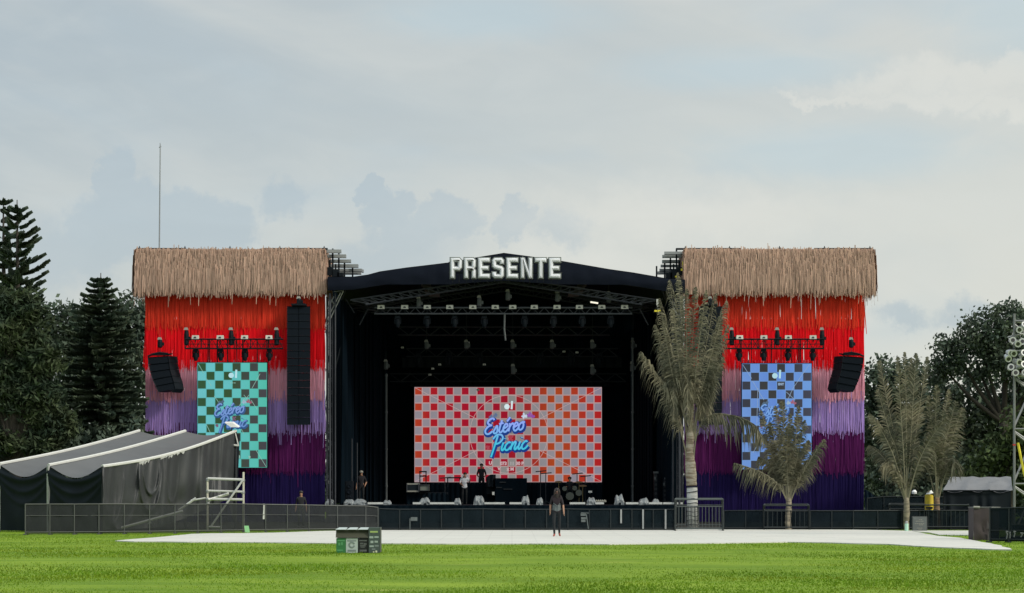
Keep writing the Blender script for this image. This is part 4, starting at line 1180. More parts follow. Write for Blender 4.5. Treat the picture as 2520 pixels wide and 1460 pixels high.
def side_array(side):
    """curved outfill array, seen at an angle, turned away from the stage"""
    def q(px, py, Y=YT - 1.2): return P(px if side < 0 else 2489 - px, py, Y)
    nm = 'left' if side < 0 else 'right'
    root = thing('line_array', f'curved black outfill loudspeaker array near the outer edge of the {nm} tower', 'loudspeaker', q(396, 872), 'outfill loudspeaker arrays')
    # front edge and rear edge of the stack as curves in the picture plane, boxes turned about 50 degrees
    fl = [(364, 880), (366, 898), (370, 916), (376, 935), (383, 951), (390, 966)]
    fr = [(414, 876), (416, 893), (418, 909), (423, 926), (428, 942), (431, 958)]
    dep = .55
    for i in range(5):
        f0, f1, r0, r1 = fl[i], fl[i + 1], fr[i], fr[i + 1]; mb = MB()
        a, b, c, d = q(*f0), q(*r0), q(r1[0], r1[1] - .8), q(f1[0], f1[1] - .8)
        a.y -= .1; d.y -= .1; k = Vector((side * -.35, dep, 0)); g = Vector((0, .03, 0))
        mb.add([a, b, c, d, a + k, b + k, c + k, d + k], [(4, 5, 6, 7), (0, 4, 7, 3), (1, 2, 6, 5), (0, 1, 5, 4), (3, 7, 6, 2)], 0)
        ctr = (a + b + c + d) / 4; inn = [v.lerp(ctr, .07) + g for v in (a, b, c, d)]
        mb.add([a, b, c, d] + inn, [(0, 4, 5, 1), (1, 5, 6, 2), (2, 6, 7, 3), (3, 7, 4, 0)], 0); mb.add(inn, [(0, 3, 2, 1)], 1)
        mb.build('cabinet', [M['black'], M['grille']], root)
    mb = MB()
    a, b = q(363, 880), q(414, 873); k = Vector((side * -.35, dep, 0))
    mb.tube([a + Vector((0, 0, .05)), q(378, 871), q(393, 868), b + Vector((0, 0, .05))], .05, 5); mb.tube([q(380, 873) + k, q(412, 870) + k * .5, q(414, 874)], .04, 5); mb.box(q(392, 872) + Vector((0, .2, 0)), (.8, .45, .09)); mb.build('bumper_frame', M['black'], root)
    mb = MB(); o = q(431, 958); e = q(424, 966); mb.add([o, e, e + k, o + k, q(420, 960), q(420, 960) + k], [(0, 1, 2, 3), (1, 4, 5, 2), (0, 4, 1), (3, 2, 5)]); mb.build('tail_bracket', M['black'], root)
    hoist(q(394, 846), zt_(815), f'small chain hoist above the outfill array of the {nm} tower', 'array hoists', h=.40, hook=q(394, 870).z)


side_array(-1); side_array(1)


def side_girder(side):
    def mx(px): return px if side < 0 else 2482 - px
    nm = 'left' if side < 0 else 'right'; Y = YT - 1.3
    root = thing('lighting_girder', f'short black lighting girder above the {"green" if side < 0 else "blue"} checkered screen of the {nm} tower', 'lighting truss', P(mx(572), 850, Y), 'lighting girders')
    mb = MB()
    for dy in (-.2, .2):
        for py in (835, 847, 858):
            if py == 847 and dy > 0: continue
            mb.bar(P(mx(455), py, Y + dy), P(mx(697), py, Y + dy), .042 if py != 847 else .02, 6)
    mb.build('chord', M['black'], root)
    mb = MB(); m = 18
    for i in range(m):
        xa, xb = 455 + 242 * i / m, 455 + 242 * (i + 1) / m; ya, yb = (835, 858) if i % 2 else (858, 835)
        mb.bar(P(mx(xa), ya, Y - .2), P(mx(xb), yb, Y - .2), .018, 4)
        if i % 3 == 0: mb.bar(P(mx(xa), 835, Y - .2), P(mx(xa), 858, Y - .2), .03, 4); mb.bar(P(mx(xa), 835, Y + .2), P(mx(xb), 858, Y + .2), .018, 4)
    mb.build('braces', M['black'], root)['kind'] = 'stuff'
    mb = MB()
    for x in (512, 535, 583, 597, 633, 660, 516, 560):
        mb.bar(P(mx(x), 836, Y + .05), P(mx(x), 892, Y + .05), .032, 4)
    mb.build('hanger', M['black'], root)
    where = 'the outer' if True else ''
    for i, x in enumerate((481, 542, 602, 662)):
        blinder(P(mx(x), 836.5, Y - .22), f'white-backed flood light, {ORD[i]} from the outer end of the {nm} tower girder', f'flood lights on the {nm} tower girder', s=.95)
        moving_head(P(mx(x + 1), 858.5, Y), f'black moving-head light hanging {ORD[i]} from the outer end of the {nm} tower girder', f'moving heads under the {nm} tower girder', s=.78)
    for i, x in enumerate((459, 569, 681)):
        hoist(P(mx(x), 832, Y - .1), zt_(805, Y), f'upright chain hoist with a grey bag on the {["outer end", "middle", "inner end"][i]} of the {nm} tower girder', 'girder hoists', h=.72)


side_girder(-1); side_girder(1)

# ------------------------------------------------------------------ LED screens
def led_material(name, w, h, nc, nr, lights, darks, border, inset=.09, first_dark=True, gain=1.0):
    """checkered picture shown by a screen of w x h metres centred on its own origin"""
    m = bpy.data.materials.new(name); m.use_nodes = True
    N = NT(m.node_tree); tc = N.n('ShaderNodeTexCoord'); sp = N.n('ShaderNodeSeparateXYZ'); N.t.links.new(tc.outputs['Object'], sp.inputs[0])
    u = N.m('ADD', N.m('DIVIDE', sp.outputs[0], w), .5); v = N.m('SUBTRACT', .5, N.m('DIVIDE', sp.outputs[2], h))
    cu, cv = N.m('MULTIPLY', u, nc), N.m('MULTIPLY', v, nr)
    par = N.m('MODULO', N.m('ADD', N.m('FLOOR', cu), N.m('FLOOR', cv)), 2.0)
    isdark = N.m('SUBTRACT', 1.0, par) if first_dark else par
    def edge(c):
        f = N.m('FRACT', c); return N.m('MINIMUM', f, N.m('SUBTRACT', 1.0, f))
    e = N.m('MINIMUM', edge(cu), edge(cv))
    inn = N.step(e, inset - .02, inset + .03)
    def ramp(stops):
        r = N.n('ShaderNodeValToRGB'); N.t.links.new(u, r.inputs[0]); el = r.color_ramp.elements
        while len(el) > 1: el.remove(el[-1])
        for i, (p, c) in enumerate(stops):
            k = el[0] if i == 0 else el.new(p); k.position = p; k.color = (*[q / EXM * gain for q in lin(c)], 1)
        return r.outputs[0]
    cl, cd = ramp(lights), ramp(darks)
    n1 = N.noise(tc.outputs['Object'], 28, 2, .7); n2 = N.noise(tc.outputs['Object'], .8, 3)
    c = N.mix(isdark, cl, cd)
    c = N.mix(inn, ramp(border), c)
    f = N.m('ADD', .70, N.m('ADD', N.m('MULTIPLY', n1, .38), N.m('MULTIPLY', n2, .22)))
    c = N.mix(1.0, c, N.xyz(f, f, f), 'MULTIPLY')
    b = N.n('ShaderNodeBsdfPrincipled'); b.inputs['Base Color'].default_value = (.012, .012, .014, 1); b.inputs['Roughness'].default_value = .7; b.inputs['Specular IOR Level'].default_value = .1
    N.t.links.new(c, b.inputs['Emission Color']); b.inputs['Emission Strength'].default_value = 1.0
    o = N.n('ShaderNodeOutputMaterial'); N.t.links.new(b.outputs[0], o.inputs[0])
    return m


def em(name, c, g=1.0): return emissive(name, tuple(q / EXM * g for q in lin(c)), 1.0)


def led_screen(label, x0, y0, x1, y1, Y, nc, nr, mat_args, group=None):
    a, b = P(x0, y0, Y), P(x1, y1, Y); c = (a + b) / 2; w, h = b.x - a.x, a.z - b.z
    root = thing('led_screen', label, 'screen', c, group)
    mb = MB(); mb.box((c.x, c.y + .09, c.z), (w + .06, .16, h + .06)); mb.build('cabinet', M['black'], root)
    mb = MB(); mb.add([(-w / 2, 0, -h / 2), (w / 2, 0, -h / 2), (w / 2, 0, h / 2), (-w / 2, 0, h / 2)], [(0, 1, 2, 3)])
    mt = led_material('screen_' + str(len(bpy.data.materials)), w, h, nc, nr, *mat_args)
    me = mb.mesh('panel'); o = bpy.data.objects.new('panel', me); me.materials.append(mt); COL.objects.link(o); o.parent = root
    return root


# hand-drawn brush lettering: each letter a few strokes in units of the x-height
LT = {
    'E': ([[(1.0, 1.75), (.75, 2.0), (.3, 1.85), (.15, 1.45), (.55, 1.15), (.75, 1.1), (.3, 1.0), (-.05, .55), (.1, .1), (.5, 0), (.95, .3)]], 1.15),
    's': ([[(-.1, .1), (.3, .95), (.42, .6), (.45, .15), (.2, -.05), (-.05, .1)], ], .62),
    't': ([[(.3, 1.6), (.15, .9), (.1, .2), (.35, 0), (.6, .3)], [(-.05, 1.15), (.55, 1.2)]], .62),
    'e': ([[(.02, .45), (.5, .7), (.45, 1.0), (.2, 1.0), (.0, .5), (.15, .05), (.4, 0), (.75, .4)]], .72),
    'r': ([[(.0, .95), (.12, .9), (.05, .0)], [(.08, .5), (.3, .9), (.5, 1.0), (.6, .8)]], .66),
    'o': ([[(.4, 1.0), (.05, .75), (.0, .25), (.25, 0), (.55, .2), (.6, .7), (.4, 1.0), (.75, .95)]], .80),
    'P': ([[(.45, 1.9), (.3, .6), (.12, -.75)], [(-.1, 1.5), (.3, 2.0), (.9, 1.95), (1.15, 1.5), (.85, 1.0), (.35, .85)]], 1.15),
    'i': ([[(.2, 1.0), (.1, .3), (.25, 0), (.55, .4)], [(.28, 1.42), (.3, 1.5)]], .52),
    'c': ([[(.6, .85), (.4, 1.0), (.08, .7), (.0, .3), (.2, 0), (.5, .1), (.75, .45)]], .72),
    'n': ([[(.0, .95), (.1, .85), (.05, .0)], [(.07, .4), (.35, .95), (.55, .9), (.5, .2), (.65, .0), (.9, .4)]], .88),
}


def brush(word, slant=.28):
    out, x = [], 0.0
    for ch in word:
        acc = ch == 'é'; st, adv = LT['e' if acc else ch]
        for s in st: out.append([(x + px + slant * py, py) for px, py in s])
        if acc: out.append([(x + .35 + slant * 1.4, 1.35), (x + .75 + slant * 1.8, 1.85)])
        x += adv
    return out, x


def gradient_em(name, lo, hi, h, gain=1.0):
    m = bpy.data.materials.new(name); m.use_nodes = True
    N = NT(m.node_tree); tc = N.n('ShaderNodeTexCoord'); sp = N.n('ShaderNodeSeparateXYZ'); N.t.links.new(tc.outputs['Generated'], sp.inputs[0])
    f = N.m('ADD', sp.outputs[2], N.m('MULTIPLY', N.m('SUBTRACT', N.noise(tc.outputs['Generated'], 6, 2), .5), .8))
    k = gain / EXM
    c = N.mix(N.step(f, .2, .85), tuple(q * k for q in lin(lo)), tuple(q * k for q in lin(hi)))
    b = N.n('ShaderNodeBsdfPrincipled'); b.inputs['Base Color'].default_value = (.01, .01, .01, 1)
    N.t.links.new(c, b.inputs['Emission Color']); b.inputs['Emission Strength'].default_value = 1
    o = N.n('ShaderNodeOutputMaterial'); N.t.links.new(b.outputs[0], o.inputs[0]); return m


def logo(root, cx, cy, w_px, Y, back, lo, hi, sub):
    """two words of brush lettering with a thick shaded edge, and the leaf and blossom shapes round them"""
    u = L(w_px, Y) / 6.3
    ob = P(cx, cy, Y)
    bm_, fm = MB(), MB()
    for word, ox, oy, rot, sc in (('Estéreo', -3.05, .45, .13, .98), ('Picnic', -2.25, -1.75, .07, 1.04)):
        strokes, wd = brush(word)
        for s in strokes:
            pts = smooth_line([Vector(((ox + (px * math.cos(rot) - py * math.sin(rot)) * sc) * u, 0, (oy + (px * math.sin(rot) + py * math.cos(rot)) * sc) * u)) + ob for px, py in s], 4)
            bm_.tube([p + Vector((.07 * u, -.03, -.13 * u)) for p in pts], .33 * u, 8, flat=.10 * 1.0)
            fm.tube([p + Vector((0, -.085, 0)) for p in pts], .135 * u, 6, flat=.22)
    bm_.build('lettering_shadow', back, root); fm.build('lettering', gradient_em('lettering_glow_' + str(cx), lo, hi, 1), root)
    mb = MB(); r = random.Random(3)
    for (dx, dy, s, m_) in ((-2.15, 2.7, .42, 0), (-1.7, 3.0, .3, 0), (-2.5, 2.35, .3, 0), (2.1, 2.9, .42, 1), (2.75, 3.05, .38, 2), (3.2, 2.85, .30, 2), (-2.7, -1.25, .32, 3), (.35, -.05, .5, 3)):
        c = ob + Vector((dx * u, -.04, dy * u))
        for k in range(5):
            a = k * 1.257 + r.random(); e = c + Vector((math.cos(a) * s * u, 0, math.sin(a) * s * u)); mb.tube([c, c.lerp(e, .6), e], [.05 * u, .17 * u, .03 * u], 6, mi=m_, flat=.15)
    mb.build('blossoms', sub, root)


def screen_lines(root, x0, y0, x1, y1, Y, mat, circle=None, gaps=(), diag=True, extra=()):
    yy = Y - .018
    def seg(a, b): mb = MB(); mb.tube([P(*a, yy), P(*b, yy)], .015, 4); mb.build('thin_line', mat, root)
    def ln(a, b, holes):
        cut = [0] + [h for hh in holes for h in hh] + [1]
        for f, g in zip(cut[::2], cut[1::2]): seg((a[0] + (b[0] - a[0]) * f, a[1] + (b[1] - a[1]) * f), (a[0] + (b[0] - a[0]) * g, a[1] + (b[1] - a[1]) * g))
    if diag:
        ln((x0 + 2, y0 + 2), (x1 - 2, y1 - 2), gaps); ln((x0 + 2, y1 - 2), (x1 - 2, y0 + 2), gaps)
    if circle:
        cx, cy, r = circle
        pts = [P(cx + r * math.cos(a), cy + r * math.sin(a), yy) for a in np.linspace(0, 6.2832, 61)]; mb = MB(); mb.tube(pts, .015, 4, cap=False); mb.build('circle_line', mat, root)
    for a, b in extra: seg(a, b)


def brand_dot(root, cx, cy, s, Y, mat):
    mb = MB(); c = P(cx, cy, Y - .05); r = L(s, Y)
    mb.lathe(c, [(r, 0), (r * .96, .03)], 20, rot=Matrix.Rotation(R(90), 3, 'X'))
    a = P(cx + s * 1.9, cy - s * 2.1, Y - .05); b = P(cx + s * 1.75, cy + s * .95, Y - .05); mb.tube([a, b], r * .38, 8)
    mb.build('round_mark', mat, root)


def print_text(root, txt, cx, cy, h_px, Y, mat, name='small_print'):
    cu = bpy.data.curves.new('small_print', 'FONT'); cu.body = txt; cu.align_x = 'CENTER'; cu.align_y = 'CENTER'; cu.size = L(h_px, Y) * 1.35; cu.extrude = .004; cu.offset = .012
    me = curve_mesh(cu, 'small_print'); me.transform(Matrix.Translation(P(cx, cy, Y - .03)) @ Matrix.Rotation(R(90), 4, 'X')); return link(name, me, mat, root)


white_em = em('screen_white', (205, 225, 228)); soft_em = em('screen_soft_white', (192, 168, 172)); pale_em = em('screen_pale_line', (186, 160, 158)); pale2 = em('screen_soft_print', (170, 165, 165)); green_line = em('screen_thin_line', (150, 200, 185), .8); blue_line = em('screen_thin_blue', (150, 175, 205), .8)
sub_main = [em('leaf_grey_blue', (92, 108, 140)), em('petal_pale', (190, 205, 222)), em('petal_violet', (140, 75, 160)), em('petal_red', (165, 60, 75))]
sub_side = [em('leaf_slate', (70, 95, 120)), em('petal_soft', (150, 175, 195)), em('petal_rose', (150, 85, 105)), em('petal_plum', (110, 80, 105))]

YC = 116.0
ms = led_screen('wide red and orange checkered screen at the back of the stage', 1020, 953, 1481, 1187, YC, 24, 12,
                ([(0, (158, 150, 160)), (.35, (152, 148, 150)), (.5, (150, 148, 144)), (.75, (158, 152, 160)), (1, (150, 142, 160))],
                 [(0, (190, 70, 38)), (.08, (184, 30, 40)), (.3, (176, 18, 46)), (.5, (168, 20, 44)), (.62, (172, 44, 40)), (.75, (186, 78, 34)), (.86, (186, 62, 38)), (1, (190, 30, 38))],
                 [(0, (196, 166, 168)), (.5, (190, 160, 158)), (1, (196, 166, 168))], .065, True, .76))
screen_lines(ms, 1020, 953, 1481, 1187, YC, pale_em, circle=(1252, 1069, 96), gaps=[(.34, .66)])
brand_dot(ms, 1247.5, 1001, 6.6, YC, white_em)
logo(ms, 1251, 1078, 118, YC, em('lettering_edge', (14, 52, 128)), (60, 190, 215), (140, 165, 240), sub_main)
for t_, x, y in (('U', 1207, 1140), ('073', 1239, 1141), ('11', 1260, 1141), ('30 P', 1279, 1141), ('V', 1228, 1154), ('x M', 1256, 1155)):
    print_text(ms, t_, x, y, 8, YC, soft_em if t_ in ('073', '30 P', 'x M', 'U', 'V') else pale2)
YL = YT - .75
ls = led_screen('tall green checkered screen on the left fringed tower', 486, 893, 657, 1151, YL, 8, 12,
                ([(0, (104, 188, 194)), (.5, (96, 186, 188)), (1, (78, 184, 164))], [(0, (44, 80, 50)), (.45, (48, 78, 46)), (.7, (60, 68, 62)), (1, (66, 64, 70))], [(0, (96, 182, 186)), (1, (76, 178, 160))], .035), 'tall checkered tower screens')
screen_lines(ls, 486, 893, 657, 1151, YL, green_line, diag=False, extra=[((488, 896), (501, 918)), ((508, 932), (520, 950)), ((640, 920), (620, 956)), ((600, 972), (613, 988)), ((613, 972), (600, 988)), ((527, 975), (545, 1000)), ((618, 985), (633, 1008)), ((592, 1052), (600, 1068)), ((508, 1045), (518, 1066)), ((630, 1108), (655, 1149)), ((588, 1000), (602, 980))])
brand_dot(ls, 569, 924, 6.6, YL, em('screen_pale_mark', (176, 218, 226)))
logo(ls, 572, 1030, 88, YL, em('lettering_edge_navy', (36, 78, 128)), (96, 136, 196), (116, 150, 212), sub_side)
for t_, x, y in (('333', 584, 1125), ('9', 614, 1126), ('33', 583, 1141)): print_text(ls, t_, x, y, 7, YL, green_line)
print_text(ls, '- - -', 573, 942, 6, YL, green_line)
rs = led_screen('tall blue checkered screen on the right fringed tower behind the short palm', 1826, 895, 1997, 1155, YL, 8, 12,
                ([(0, (106, 146, 208)), (.5, (92, 132, 206)), (1, (106, 152, 214))], [(0, (50, 54, 66)), (.45, (54, 54, 50)), (1, (60, 64, 80))], [(0, (108, 148, 206)), (1, (106, 150, 210))], .035), 'tall checkered tower screens')
screen_lines(rs, 1826, 895, 1997, 1155, YL, blue_line, diag=False, extra=[((1828, 898), (1850, 932)), ((1852, 938), (1880, 985)), ((1992, 897), (1952, 955)), ((1952, 955), (1938, 985)), ((1935, 965), (1957, 985)), ((1897, 1000), (1890, 1010)), ((1865, 955), (1862, 1060)), ((1853, 1115), (1870, 1085))])
brand_dot(rs, 1907, 925, 6.8, YL, em('screen_pale_mark_blue', (170, 212, 222)))
logo(rs, 1911, 1032, 88, YL, em('lettering_edge_deep', (34, 78, 146)), (96, 142, 206), (112, 158, 220), sub_side)
print_text(rs, 'ENT', 1922, 946, 5.5, YL, blue_line)


# ------------------------------------------------------------------ people
def person(name_label, foot, H, pose, mats, group=None, face=-1, detail=False, hair='short', cap=None, lean=0.0):
    """one skinned body; pose gives joint offsets in metres for a 1.7 m figure facing -Y (towards the camera)"""
    root = thing('person', name_label, 'person', foot, group); s = H / 1.7
    J = dict(pelvis=(0, 0, .93), waist=(0, 0, 1.06), chest=(0, 0, 1.27), neck=(0, 0, 1.43), jaw=(0, -.02, 1.50), head=(0, 0, 1.575), crown=(0, .01, 1.66),
             shL=(-.16, 0, 1.37), elL=(-.22, .02, 1.09), wrL=(-.24, -.05, .86), shR=(.16, 0, 1.37), elR=(.22, .02, 1.09), wrR=(.24, -.05, .86),
             hipL=(-.09, 0, .88), knL=(-.10, -.01, .49), anL=(-.10, .03, .085), toL=(-.11, -.13, .03), hipR=(.09, 0, .88), knR=(.10, -.01, .49), anR=(.10, .03, .085), toR=(.11, -.13, .03))
    J.update(pose)
    rad = dict(pelvis=(.135, .10), waist=(.125, .095), chest=(.15, .105), neck=(.052, .055), jaw=(.062, .068), head=(.082, .098), crown=(.055, .065), shL=.062, elL=.043, wrL=.030, shR=.062, elR=.043, wrR=.030,
               hipL=.088, knL=.058, anL=.040, toL=.032, hipR=.088, knR=.058, anR=.040, toR=.032)
    E = [('pelvis', 'waist', 't'), ('waist', 'chest', 't'), ('chest', 'neck', 't'), ('neck', 'jaw', 's'), ('jaw', 'head', 's'), ('head', 'crown', 's'), ('chest', 'shL', 't'), ('shL', 'elL', 'u'), ('elL', 'wrL', 'f'), ('chest', 'shR', 't'), ('shR', 'elR', 'u'), ('elR', 'wrR', 'f'),
         ('pelvis', 'hipL', 'l'), ('hipL', 'knL', 'l'), ('knL', 'anL', 'l'), ('anL', 'toL', 'h'), ('pelvis', 'hipR', 'l'), ('hipR', 'knR', 'l'), ('knR', 'anR', 'l'), ('anR', 'toR', 'h')]
    for k in ('L', 'R'):      # palm end
        e, w = Vector(J['el' + k]), Vector(J['wr' + k]); d = (w - e).normalized(); J['pa' + k] = tuple(w + d * .085); rad['pa' + k] = .026; E.append(('wr' + k, 'pa' + k, 'f'))
    names = list(J); idx = {n: i for i, n in enumerate(names)}
    me = bpy.data.meshes.new('body'); me.from_pydata([J[n] for n in names], [(idx[a], idx[b]) for a, b, t in E], [])
    ob = bpy.data.objects.new('body_tmp', me); COL.objects.link(ob)
    md = ob.modifiers.new('skin', 'SKIN'); md.use_smooth_shade = True
    for n in names:
        sv = me.skin_vertices[0].data[idx[n]]; r = rad[n]; sv.radius = r if isinstance(r, tuple) else (r, r); sv.use_root = (n == 'pelvis')
    sb = ob.modifiers.new('sub', 'SUBSURF'); sb.levels = 2 if detail else 1; sb.render_levels = sb.levels
    dg = bpy.context.evaluated_depsgraph_get(); bm_ = bpy.data.meshes.new_from_object(ob.evaluated_get(dg)); bpy.data.objects.remove(ob)
    # fingers, part of the same mesh
    mb = MB(); mb.v = [tuple(v.co) for v in bm_.vertices]; mb.f = [tuple(p.vertices) for p in bm_.polygons]; mb.mi = [0] * len(mb.f); mb.tint = [1] * len(mb.v)
    for k, sg in (('L', -1), ('R', 1)):
        w, p = Vector(J['wr' + k]), Vector(J['pa' + k]); d = (p - w).normalized(); side = Vector((0, 1, 0)) - d * d.y; side.normalize(); inn = d.cross(side).normalized() * sg
        for i, (off, ln) in enumerate(((-.030, .062), (-.010, .075), (.010, .070), (.030, .055))):
            b = p - d * .02 - side * off; mb.tube([b, b + d * ln * .55, b + d * ln * .95 + inn * .018], [.011, .010, .008], 5)
        b = w + d * .02 - side * .022; mb.tube([b, b + d * .035 - side * .03, b + d * .07 - side * .036], [.013, .011, .009], 5)
    me2 = mb.mesh('body', smooth=True)
    order = ['t', 'u', 'f', 's', 'l', 'h']
    for m_ in mats: me2.materials.append(m_)
    nb = len(bm_.polygons)
    segs = [(Vector(J[a]), Vector(J[b]), t) for a, b, t in E]
    for i, pl in enumerate(me2.polygons):
        if i >= nb: pl.material_index = 2; continue
        c = pl.center; best, bt = 9, 't'
        for a, b, t in segs:
            ab = b - a; q = max(0, min(1, (c - a).dot(ab) / ab.length_squared)); dd = (c - a - ab * q).length
            if dd < best: best, bt = dd, t
        if bt in 'tl' and abs((c.z) - .93) < .14: bt = 't' if c.z > pose.get('_hem', .90) else 'l'
        pl.material_index = order.index(bt)
    me2.transform(Matrix.Scale(s, 4)); o = bpy.data.objects.new('body', me2); COL.objects.link(o); o.parent = root
    hd = Vector(J['head']) * s
    hb = MB(); rot = Matrix.Rotation(0, 3, 'Z')
    if hair == 'long':
        hb.lathe(hd + Vector((0, .022, -.24)) * s, [(.03 * s, -.06 * s), (.095 * s, .0), (.115 * s, .12 * s), (.105 * s, .22 * s), (.10 * s, .28 * s), (.07 * s, .335 * s), (.02 * s, .355 * s)], 12)
        for sg in (-1, 1): hb.tube([hd + Vector((sg * .075, -.045, .07)) * s, hd + Vector((sg * .095, -.05, -.06)) * s, hd + Vector((sg * .105, -.05, -.20)) * s], [.03 * s, .035 * s, .02 * s], 6)
    elif hair == 'short':
        hb.lathe(hd + Vector((0, .018, .015)) * s, [(.092 * s, 0), (.098 * s, .04 * s), (.082 * s, .09 * s), (.03 * s, .118 * s)], 12)
    elif hair == 'curly':
        rr = random.Random(3)
        for i in range(26):
            a, e = rr.random() * 6.28, rr.uniform(-.1, 1.4); c = hd + Vector((math.cos(a) * math.cos(e) * .10, .03 + math.sin(a) * math.cos(e) * .10, .02 + math.sin(e) * .11)) * s
            hb.lathe(c + Vector((0, 0, -.04 * s)), [(.015 * s, 0), (.042 * s, .04 * s), (.015 * s, .08 * s)], 6)
    if cap:
        hb = MB(); hb.lathe(hd + Vector((0, .01, .02)) * s, [(.10 * s, 0), (.102 * s, .04 * s), (.08 * s, .09 * s), (.02 * s, .11 * s)], 12); hb.box(hd + Vector((0, -.12, .03)) * s, (.15 * s, .11 * s, .014 * s)); hb.build_local('cap', cap, root) if hasattr(hb, 'build_local') else local(hb, 'cap', cap, root)
    else: local(hb, 'hair', M['hair'], root)
    if detail:
        for sg in (-1, 1):
            eb = MB(); eb.lathe(hd + Vector((sg * .032, -.088, .005)) * s, [(.004 * s, -.008 * s), (.012 * s, 0), (.004 * s, .008 * s)], 8); local(eb, 'eye', M['hair'], root)
            eb = MB(); eb.lathe(hd + Vector((sg * .085, .005, -.01)) * s, [(.008 * s, -.025 * s), (.016 * s, 0), (.008 * s, .025 * s)], 6); local(eb, 'ear', M['skin'], root)
        eb = MB(); eb.tube([hd + Vector((0, -.088, .0)) * s, hd + Vector((0, -.112, -.035)) * s, hd + Vector((0, -.09, -.04)) * s], [.008 * s, .015 * s, .008 * s], 6); local(eb, 'nose', M['skin'], root)
        eb = MB(); eb.tube([hd + Vector((-.022, -.085, -.068)) * s, hd + Vector((.022, -.085, -.068)) * s], .007 * s, 5); local(eb, 'mouth', M['lip'], root)
    return root


def local(mb, name, mat, root):
    me = mb.mesh(name, smooth=True); o = bpy.data.objects.new(name, me); me.materials.append(mat); COL.objects.link(o); o.parent = root; return o


M['lip'] = principled('lips', (.25, .08, .07), .5, var=.05)
M['top_dark'] = principled('dark_plum_top', (.018, .012, .017), .9, var=.3)
M['trousers'] = principled('black_trousers', (.011, .014, .017), .85, var=.3)
M['white_tee'] = principled('white_tee', (.66, .68, .74), .9, var=.12)
M['navy'] = principled('dark_jacket', (.015, .015, .02), .9, var=.3)
M['red_shoe'] = principled('reddish_sandal', (.30, .07, .05), .7, var=.2)
M['black_shoe'] = principled('black_shoe', (.02, .02, .02), .6, var=.2)
M['grey_print'] = principled('grey_green_print', (.10, .12, .125), .9, var=.6, scale=22)
M['pale_sleeve'] = principled('dark_sleeve', (.022, .018, .022), .9, var=.3)


def walker():
    foot = G(1370, 1322)
    o = person('person with long dark hair in black trousers walking on the white flooring before the stage', foot, 1.70,
               dict(anR=(.10, .16, .12), toR=(.13, .03, .035), knR=(.10, -.02, .51), anL=(-.09, -.16, .09), toL=(-.13, -.33, .03), knL=(-.105, -.12, .50), elL=(-.235, .09, 1.11), wrL=(-.245, .02, .875), elR=(.245, -.02, 1.09), wrR=(.265, -.15, .85), crown=(.015, .01, 1.655), head=(.01, -.01, 1.572), _hem=.86) | {},
               [M['top_dark'], M['pale_sleeve'], M['skin'], M['skin'], M['trousers'], M['red_shoe']], detail=True, hair='long')
    o.scale = (.90, .92, 1)
    s = MB()    # pale printed cloth round the hips
    def fn(u, v):
        a = math.pi * (1 + u); return Vector((math.cos(a) * (.150 + .012 * math.sin(u * 31)), math.sin(a) * (.118 + .01 * math.sin(u * 23)) - .005, 1.09 - v * .19 + .02 * math.sin(u * 9)))
    s.grid(fn, 22, 5); local(s, 'printed_cloth', M['grey_print'], o)
    s = MB(); s.tube([(-.13, -.105, 1.16), (-.02, -.125, 1.09), (.06, -.125, 1.05)], .018, 5); s.tube([(.13, -.10, 1.15), (.04, -.125, 1.08)], .016, 5); local(s, 'strap', M['grey_print'], o)


_pose_clean = person


def person(name_label, foot, H, pose, mats, **kw):
    p = dict(pose); hem = p.pop('_hem', .90)
    return _person(name_label, foot, H, p, mats, hem, **kw)


def _person(name_label, foot, H, pose, mats, hem, **kw):
    class D(dict):
        def get(self, k, d=None): return hem if k == '_hem' else dict.get(self, k, d)
    return _pose_clean(name_label, foot, H, D(pose), mats, **kw)


walker()


def on_deck(px, Y, z=ZD): return Vector(((px - CX) / FPX * Y, Y, z))


person('person in a white tee bending over black gear near the middle of the stage', on_deck(1143, 112.6), 1.66, dict(head=(.03, -.06, 1.555), jaw=(.02, -.08, 1.48), crown=(.03, -.05, 1.64), neck=(.01, -.03, 1.42), wrL=(-.10, -.26, 1.0), elL=(-.24, -.05, 1.12), elR=(.27, -.02, 1.18), wrR=(.30, -.20, 1.30)),
       [M['white_tee'], M['white_tee'], M['skin'], M['skin'], M['trousers'], M['black_shoe']], hair='short')
person('person in a dark jacket standing on the riser before the red checkered screen', on_deck(1185, 114.6, 1.30), 1.70, dict(wrL=(-.16, -.22, 1.02), wrR=(.16, -.22, 1.02), elL=(-.235, .0, 1.10), elR=(.235, .0, 1.10)),
       [M['navy'], M['navy'], M['skin'], M['skin'], M['trousers'], M['black_shoe']], hair='short')
person('person in dark clothes and a cap at the left side of the stage', on_deck(889, 111.0), 1.72, dict(wrR=(.20, -.18, .95), elR=(.26, .02, 1.12)), [M['navy'], M['navy'], M['skin'], M['skin'], M['trousers'], M['black_shoe']], cap=M['bag'])
person('person with fair curly hair sitting among the drums on the right of the stage', on_deck(1402, 112.8), 1.40, dict(knL=(-.18, -.40, .86), anL=(-.18, -.38, .45), toL=(-.18, -.50, .42), knR=(.18, -.40, .86), anR=(.18, -.38, .45), toR=(.18, -.50, .42), wrL=(-.2, -.3, 1.1), wrR=(.2, -.3, 1.1)),
       [M['navy'], M['navy'], M['skin'], M['skin'], M['trousers'], M['black_shoe']], hair='curly')
person('crew person in black showing head and shoulders over the grey fence', Vector((P(741, 0, 92).x, 92, 0)), 1.58, {}, [M['navy'], M['navy'], M['skin'], M['skin'], M['trousers'], M['black_shoe']], hair='short')


# ------------------------------------------------------------------ gear on the stage
def simple(name, label, cat, parts, loc, group=None):
    t = thing(name, label, cat, loc, group)
    for nm, mb, mat in parts: mb.build(nm, mat, t)
    return t


